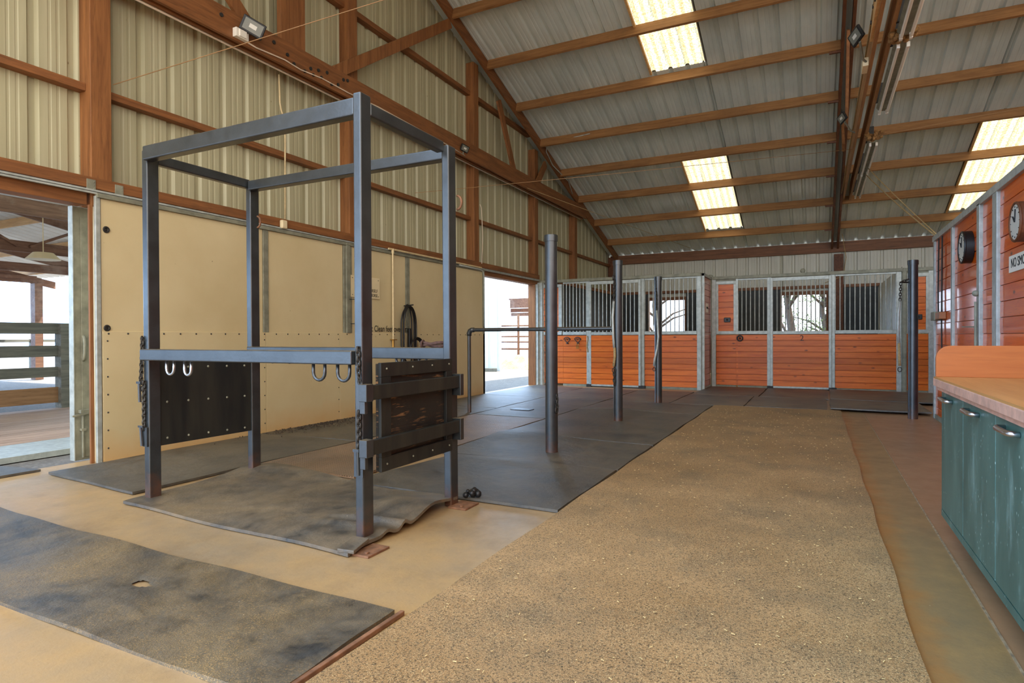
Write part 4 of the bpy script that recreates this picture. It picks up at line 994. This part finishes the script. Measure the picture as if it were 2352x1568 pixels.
MB().tube([W(0, -.08, -.02), (.50, 11.1, 4.36), (.56, 11.15, 4.34)], .014, 6).build('swivel_arm', M['galvdull'], t)
def tubelight(y0, y1, z, label):
    t = thing('tube_light', (.84, (y0 + y1) / 2, z), label, 'light', 'tube lights under the middle truss')
    MB().prism([(.76, z + .05), (.80, z), (.88, z), (.92, z + .05), (.86, z + .09), (.82, z + .09)], 'y', y0, y1).build('reflector', M['galvdull'], t)
    for x in (.795, .885):
        MB().cyl((x, y0 + .04, z - .035), (x, y1 - .04, z - .035), .018, 12).build('tube', M['tubeglass'], t, smooth=True)
        MB().box(x - .015, y0, z - .055, x + .015, y0 + .05, z + .0).box(x - .015, y1 - .05, z - .055, x + .015, y1, z).build('socket', M['white'], t)
    for y in (y0 + .2, y1 - .2): MB().box(.735, y - .02, z + .06, .86, y + .02, z + .32).build('hanger', M['darkgap'], t)
    return t
tubelight(5.1, 7.55, 4.24, 'tube light nearest the camera under the middle truss')
tubelight(7.72, 9.95, 4.24, 'second tube light along the middle truss')
tubelight(11.5, 13.55, 4.24, 'third tube light along the middle truss')
tubelight(13.6, 15.75, 4.24, 'farthest tube light along the middle truss')
for i, (y, nm) in enumerate(((7.66, 'first and second'), (11.3, 'third'))):
    mb = MB()
    for k in range(30): mb.sphere((.84 + R.uniform(-.12, .1), y + R.uniform(-.1, .08), 4.27 + R.uniform(-.04, .07)), R.uniform(.02, .04), 6, 4)
    tag(mb.build('birds_nest', M['nest']), 'mud and straw bird nest at the %s tube light' % nm, 'nest')
def wire(name, pts, r, mat, label, sag=0):
    if sag and len(pts) == 2:
        a, b = Vector(pts[0]), Vector(pts[1]); pts = [a + (b - a) * (k / 16) - Vector((0, 0, sag * 4 * (k / 16) * (1 - k / 16))) for k in range(17)]
    return tag(MB().tube(pts, r, 5).build(name, mat, smooth='all'), label, 'wire')
wire('string_line', [(-5.72, 3.34, 3.41), (-3.5, 4.418, 4.152), (.56, 6.39, 5.509)], .004, M['wire'], 'taut brown line from the doorway post up across the barn')
wire('string_line', [(-5.72, 7.98, 3.40), (-3.0, 9.6, 3.75), (.56, 11.9, 4.28)], .004, M['wire'], 'thin line from the gable wall to the middle truss', 0)
wire('string_line', [(.74, 11.4, 4.30), (2.2, 11.9, 4.55), (6.5, 13.4, 5.2)], .005, M['wire'], 'thin line from the middle truss up under the far skylight')
wire('string_line', [(-5.57, 11.9, 4.31), (-3.09, 18.69, 3.62)], .006, M['rope'], 'pale rope from the gable truss to the eave beam above the stalls')
wire('string_line', [(.86, 13.4, 4.16), (1.41, YT - .1, 2.405)], .010, M['rope'], 'orange tan rope from the tube lights down to the planked wall corner', .03)
wire('string_line', [(.86, 12.9, 4.16), (1.42, YT - .15, 2.41)], .008, M['rope'], 'second tan rope beside it down to the planked wall corner', .02)
wire('light_cable', [(-5.57, y, z) for y, z in ((4.66, 4.34), (4.8, 4.33), (5.2, 4.36), (5.45, 4.34), (5.8, 4.37), (6.3, 4.36), (6.9, 4.38), (8.8, 4.35), (9.3, 4.32))], .009, M['cable'], 'white cable along the gable truss between the two floodlights')
wire('conduit_run', [(-5.72, -1, 4.29), (-5.72, 5, 4.29), (-5.72, 15.6, 4.29)], .012, M['cable'], 'long pale conduit under the gable truss')
wire('light_cable', [(-5.56, 14.6, 4.75), (-5.55, 14.3, 5.0), (-5.56, 13.3, 5.15), (-5.55, 12.9, 5.36), (-5.50, 12.8, 5.45), (-5.2, 12.72, 5.5), (-4.4, 12.62, 5.52)], .012, M['galv'], 'grey cable looping from the gable truss on to a purlin')
wire('light_cable', [(.53, 5.0, 4.5), (.53, 7.0, 4.48), (.53, 9.0, 4.42), (.53, 12.0, 4.40), (.53, 16.0, 4.36), (.6, 18.4, 4.0), (.72, 18.55, 3.2), (.66, 18.5, 2.7), (.2, 18.2, 2.5)], .010, M['rope'], 'tan cable along the middle truss down to the stall back wall')

# ------------------------------------------------------------------ outside the wide doorway: covered pen
tag(MB().box(-7.45, -2, -.05, -6.68, 6.5, .005).build('ramp_sheet', M['galv']), 'pale bluish metal threshold sheet outside the wide doorway', 'sheet')
matsheet('rubber_mat', [(-6.5, 1.6), (-5.75, 1.9), (-5.75, 2.75), (-6.55, 2.62)], M['rub'], 'rubber mat corner in the wide doorway', h=.02)
mb = MB(); k = 0
x = -7.47
while x > -10.7:
    mb.box(x - .17, -3, -.05, x, 7, .002 + .004 * R.random()); x -= .178
struct(mb.build('deck_floor', M['deck']))
fe = thing('board_fence', (-10.8, 2, 0), 'grey board fence with square end post outside the wide doorway', 'fence')
for z0, z1, m in ((1.18, 1.352, 'fencegrey'), (.82, .995, 'fencegrey'), (.50, .655, 'fencegrey'), (.09, .335, 'fencebrown')):
    MB().box(-10.86, -3.5, z0, -10.81, 5.45 if z0 < 1.1 else 5.62, z1).build('board', M[m], fe, bevel=.004)
MB().box(-10.9, 5.42, -.05, -10.72, 5.62, 1.35).build('end_post', M['fencegrey'], fe, bevel=.006)
for y in (-1, 2.2): MB().box(-11.05, y - .08, -.05, -10.87, y + .1, 1.3).build('post', M['fencegrey'], fe)
f2 = thing('board_fence', (-21, 8, 0), 'distant pale rail fence across the pen', 'fence')
for z in (.75, 1.0): MB().box(-21.05, -6, z, -21, 14, z + .09).build('rail', M['fencegrey'], f2)
for k in range(9): MB().box(-21.1, -5.6 + 2.2 * k, -.05, -20.95, -5.45 + 2.2 * k, 1.1).build('post', M['fencegrey'], f2)
SZ = 2.68; EV = 9.4; SC0 = 3.2; HS = EV - SC0
def shz(y): return SZ + .12 + .2 * (HS - abs(y - SC0))
for i, X in enumerate((-9.0, -12.9, -16.6, -19.8)):
    t = thing('shed_truss', (X, 0, SZ), '%s timber truss of the pen roof outside the wide doorway' % ORD[i], 'roof truss', 'pen roof trusses')
    MB().box(X - .025, SC0 - HS, SZ, X + .025, EV, SZ + .2).build('tie_beam', M['shedwood'], t)
    for s in (1, -1):
        MB().prism([(SC0, shz(SC0) - .15), (SC0 + s * (HS + .5), shz(EV + .5) - .15), (SC0 + s * (HS + .5), shz(EV + .5) + .055), (SC0, shz(SC0) + .055)], 'x', X - .07, X - .03).build('rafter', M['shedwood'], t)
        MB().bar((X, SC0 + s * 2.6, SZ + .1), (X, SC0 + s * .6, shz(SC0 + .6)), .04, .14, (1, 0, 0)).build('web', M['shedwood'], t)
        MB().bar((X, SC0 + s * 2.8, SZ + .1), (X, SC0 + s * 3.8, shz(SC0 + 3.8)), .04, .14, (1, 0, 0)).build('web', M['shedwood'], t)
        MB().box(X - .12, SC0 + s * HS - .1, -.05, X + .12, SC0 + s * HS + .1, SZ).build('post', M['shedwood'], t)
for k in range(5):
    y = 9.2 - k * 1.3
    tag(MB().box(-21, y, shz(y) + .06, -7.6, y + .045, shz(y) + .22).build('shed_purlin', M['shedpurlin']), '%s light timber purlin of the pen roof, counting from its eave' % ORD[k], 'beam', 'pen roof purlins')
mb = corr([(-21.3, -7.4, c(SC0), c(EV + .6))], .025, lambda u, d, t: (u, t, shz(t) + .23 + d))
corr([(-21.3, -7.4, c(SC0 - HS - .6), c(SC0 - .01))], .025, lambda u, d, t: (u, t, shz(t) + .23 + d), mb)
tag(mb.build('pen_roof', M['white']), 'ribbed metal roof over the pen outside the wide doorway', 'roof')
tag(MB().cyl((-12.2, 5.9, 2.62), (-12.2, 5.9, 2.5), .15, 20, .26).cyl((-12.2, 5.9, 2.62), (-12.2, 5.9, 3.4), .008, 6).build('hanging_lamp', M['signcream'], smooth=True), 'pale lamp shade hanging under the pen roof', 'lamp')

# ------------------------------------------------------------------ outside the far doorway
def SHD(a, b, z):           # the shed stands turned away: a runs along its front, b back along its side
    return (-9.62 - .889 * a - .458 * b, 18.3 - .458 * a + .889 * b, z)
sh = corr([(0, 5.5, c(-.05), c(4.2))], .03, lambda u, d, t: SHD(u, d, t))
corr([(0, 4, c(-.05), c(4.2))], .03, lambda u, d, t: SHD(-d, u, t), sh)
so = thing('metal_shed', SHD(2.7, 2, 0), 'pale blue ribbed metal shed beyond the far doorway', 'building')
sh.build('wall', M['shedwhite'], so)
MB().add([SHD(*p) for p in ((-.1, -.1, 4.2), (5.6, -.1, 4.2), (5.6, 4, 4.2), (-.1, 4, 4.2), (-.1, -.1, 4.28), (5.6, -.1, 4.28), (5.6, 4, 4.28), (-.1, 4, 4.28))], [(0, 3, 2, 1), (4, 5, 6, 7), (0, 1, 5, 4), (1, 2, 6, 5), (2, 3, 7, 6), (3, 0, 4, 7)]).build('roof', M['shedwhite'], so)
MB().add([SHD(*p) for p in ((.1, -.3, -.06), (1.6, -.3, -.06), (1.6, -.02, -.06), (.1, -.02, -.06), (.1, -.3, .05), (1.6, -.3, .05), (1.6, -.02, .05), (.1, -.02, .05))], [(0, 3, 2, 1), (4, 5, 6, 7), (0, 1, 5, 4), (1, 2, 6, 5), (2, 3, 7, 6), (3, 0, 4, 7)]).build('footing', M['fencegrey'], so)
pf = thing('pipe_corral', (-10.3, 22, 0), 'brown pipe corral rails behind the straw heap', 'fence')
for z in (.62, .9, 1.12, 1.555): MB().cyl((-11.6, 22, z), (-8.5, 22, z), .035, 8).build('rail', M['shedwood'], pf)
for x, r in ((-10.72, .05), (-10.17, .075), (-9.0, .07)): MB().cyl((x, 22, -.05), (x, 22, 2.0), r, 10).build('post', M['shedwood'], pf)
lt = thing('hay_shelter', (-10, 23, 1.9), 'brown board shelter eave above the pipe corral', 'building')
MB().box(-11.55, 22.9, 2.32, -8.3, 22.96, 2.66).build('fascia', M['shedwood'], lt)
MB().box(-11.55, 22.96, 2.14, -8.3, 23.0, 2.3).build('fascia', M['darkwood'], lt)
MB().box(-11.55, 23.0, 1.98, -8.3, 23.04, 2.12).build('fascia', M['shedwood'], lt)
MB().box(-11.6, 22.9, 2.66, -8.2, 27, 2.72).build('roof_sheet', M['shedwood'], lt)
for x in (-11.4, -8.4): MB().box(x - .06, 26, -.05, x + .06, 26.1, 2.66).build('post', M['shedwood'], lt)
def heap(u, v):
    x = (u - .5) * 2; y = (v - .5) * 2; r = math.hypot(x, y)
    return (-9.95 + x * 1.05, 20.6 + y * .8, -.06 + .48 * max(0, 1 - r) ** .8 * (1 + .25 * math.sin(9 * x + 3) * math.sin(8 * y)))
tag(MB().grid(heap, 30, 30).build('straw_heap', M['straw'], smooth='all'), 'heap of yellow straw on the gravel outside the far doorway', 'straw heap')
def tree(x, y, h, label, nb=7, leaf=True, seed=1):
    r = random.Random(seed); t = thing('tree', (x, y, 0), label, 'tree')
    mb = MB().tube([(x, y, -.05), (x + .1, y, h * .3), (x - .1, y + .1, h * .6), (x + .05, y, h)], .2, 8, r2=.05)
    tips = []
    for k in range(nb):
        a = r.uniform(0, 2 * PI); z = h * r.uniform(.2, .8); L = h * r.uniform(.25, .45)
        p = [(x, y, z), (x + L * .5 * math.cos(a), y + L * .3 * math.sin(a), z + L * .35), (x + L * math.cos(a), y + L * .6 * math.sin(a), z + L * .5)]
        mb.tube(p, .07, 6, r2=.02); tips.append(p[2]); tips.append(p[1])
    mb.build('trunk', M['bark'], t, smooth='all')
    if leaf:
        lf = MB()
        for q in tips + [(x, y, h)]:
            for k in range(90):
                c0 = Vector(q) + Vector((r.gauss(0, .3), r.gauss(0, .3), r.gauss(0, .26))); d = Vector((r.uniform(-1, 1), r.uniform(-1, 1), r.uniform(-1, 1))).normalized() * .05
                e = d.cross(Vector((r.uniform(-1, 1), r.uniform(-1, 1), 1))).normalized() * .03
                lf.add([c0 - d, c0 + e, c0 + d, c0 - e], [(0, 1, 2, 3)])
        lf.build('foliage', M['leaf'], t)
    return t
tree(-.95, 26, 4.6, 'leafy tree seen through the window of the stall marked 2', 12, True, 3)
tree(.35, 31.5, 3.8, 'second tree standing farther off outside the same stall window', 12, True, 5)
tree(-6.6, 28, 4.2, 'bare thin tree outside the first stall window', 9, False, 8)
tree(-13.2, 34, 3.0, 'small bush tree far beyond the pipe corral', 8, True, 9)

# ------------------------------------------------------------------ light, camera
w = bpy.data.worlds.new('World'); SC.world = w; w.use_nodes = True
nt = w.node_tree; nt.nodes.clear()
out = nt.nodes.new('ShaderNodeOutputWorld'); bg = nt.nodes.new('ShaderNodeBackground'); nt.links.new(bg.outputs[0], out.inputs[0])
tc = nt.nodes.new('ShaderNodeTexCoord'); sp = nt.nodes.new('ShaderNodeSeparateXYZ'); nt.links.new(tc.outputs['Generated'], sp.inputs[0])
mr = nt.nodes.new('ShaderNodeMapRange'); nt.links.new(sp.outputs[0], mr.inputs[0]); mr.inputs[1].default_value = .15; mr.inputs[2].default_value = -.6
mx = nt.nodes.new('ShaderNodeMix'); mx.data_type = 'RGBA'; nt.links.new(mr.outputs[0], mx.inputs[0])
WARM, BLUE = (1.0, .96, .9, 1), (.95, 1.5, 2.3, 1)
mx.inputs[6].default_value = WARM; mx.inputs[7].default_value = BLUE
nt.links.new(mx.outputs[2], bg.inputs[0]); bg.inputs[1].default_value = 1.0
sd = bpy.data.lights.new('sun', 'SUN'); sd.energy = 3.2; sd.angle = .02; sd.color = (1, .93, .8)
so = bpy.data.objects.new('sun', sd); COL.objects.link(so)
so.rotation_euler = Vector((-.35, -.45, -1.0)).to_track_quat('-Z', 'Y').to_euler()

cam = bpy.data.cameras.new('camera'); co = bpy.data.objects.new('camera', cam); COL.objects.link(co)
cam.sensor_width = 36; cam.lens = 1395.077 / 2352 * 36; cam.clip_start = .05; cam.clip_end = 300
yaw, pitch, roll = 0.463920, -0.00732553, -0.00409989
fwd = Vector((-math.sin(yaw) * math.cos(pitch), math.cos(yaw) * math.cos(pitch), math.sin(pitch)))
rt_ = Vector((math.cos(yaw), math.sin(yaw), 0)); up = rt_.cross(fwd)
r2 = rt_ * math.cos(roll) + up * math.sin(roll); u2 = up * math.cos(roll) - rt_ * math.sin(roll)
mw = Matrix((r2, u2, -fwd)).transposed().to_4x4(); mw.translation = Vector((0, 0, 1.1))
co.matrix_world = mw
SC.camera = co
SC.view_settings.view_transform = 'Standard'; SC.view_settings.look = 'None'; SC.view_settings.gamma = 1
SC.view_settings.use_curve_mapping = False
SC.view_settings.exposure = 2.02
SC.cycles.use_denoising = True
SC.cycles.max_bounces = 10; SC.cycles.diffuse_bounces = 6
SC.cycles.sample_clamp_indirect = 8
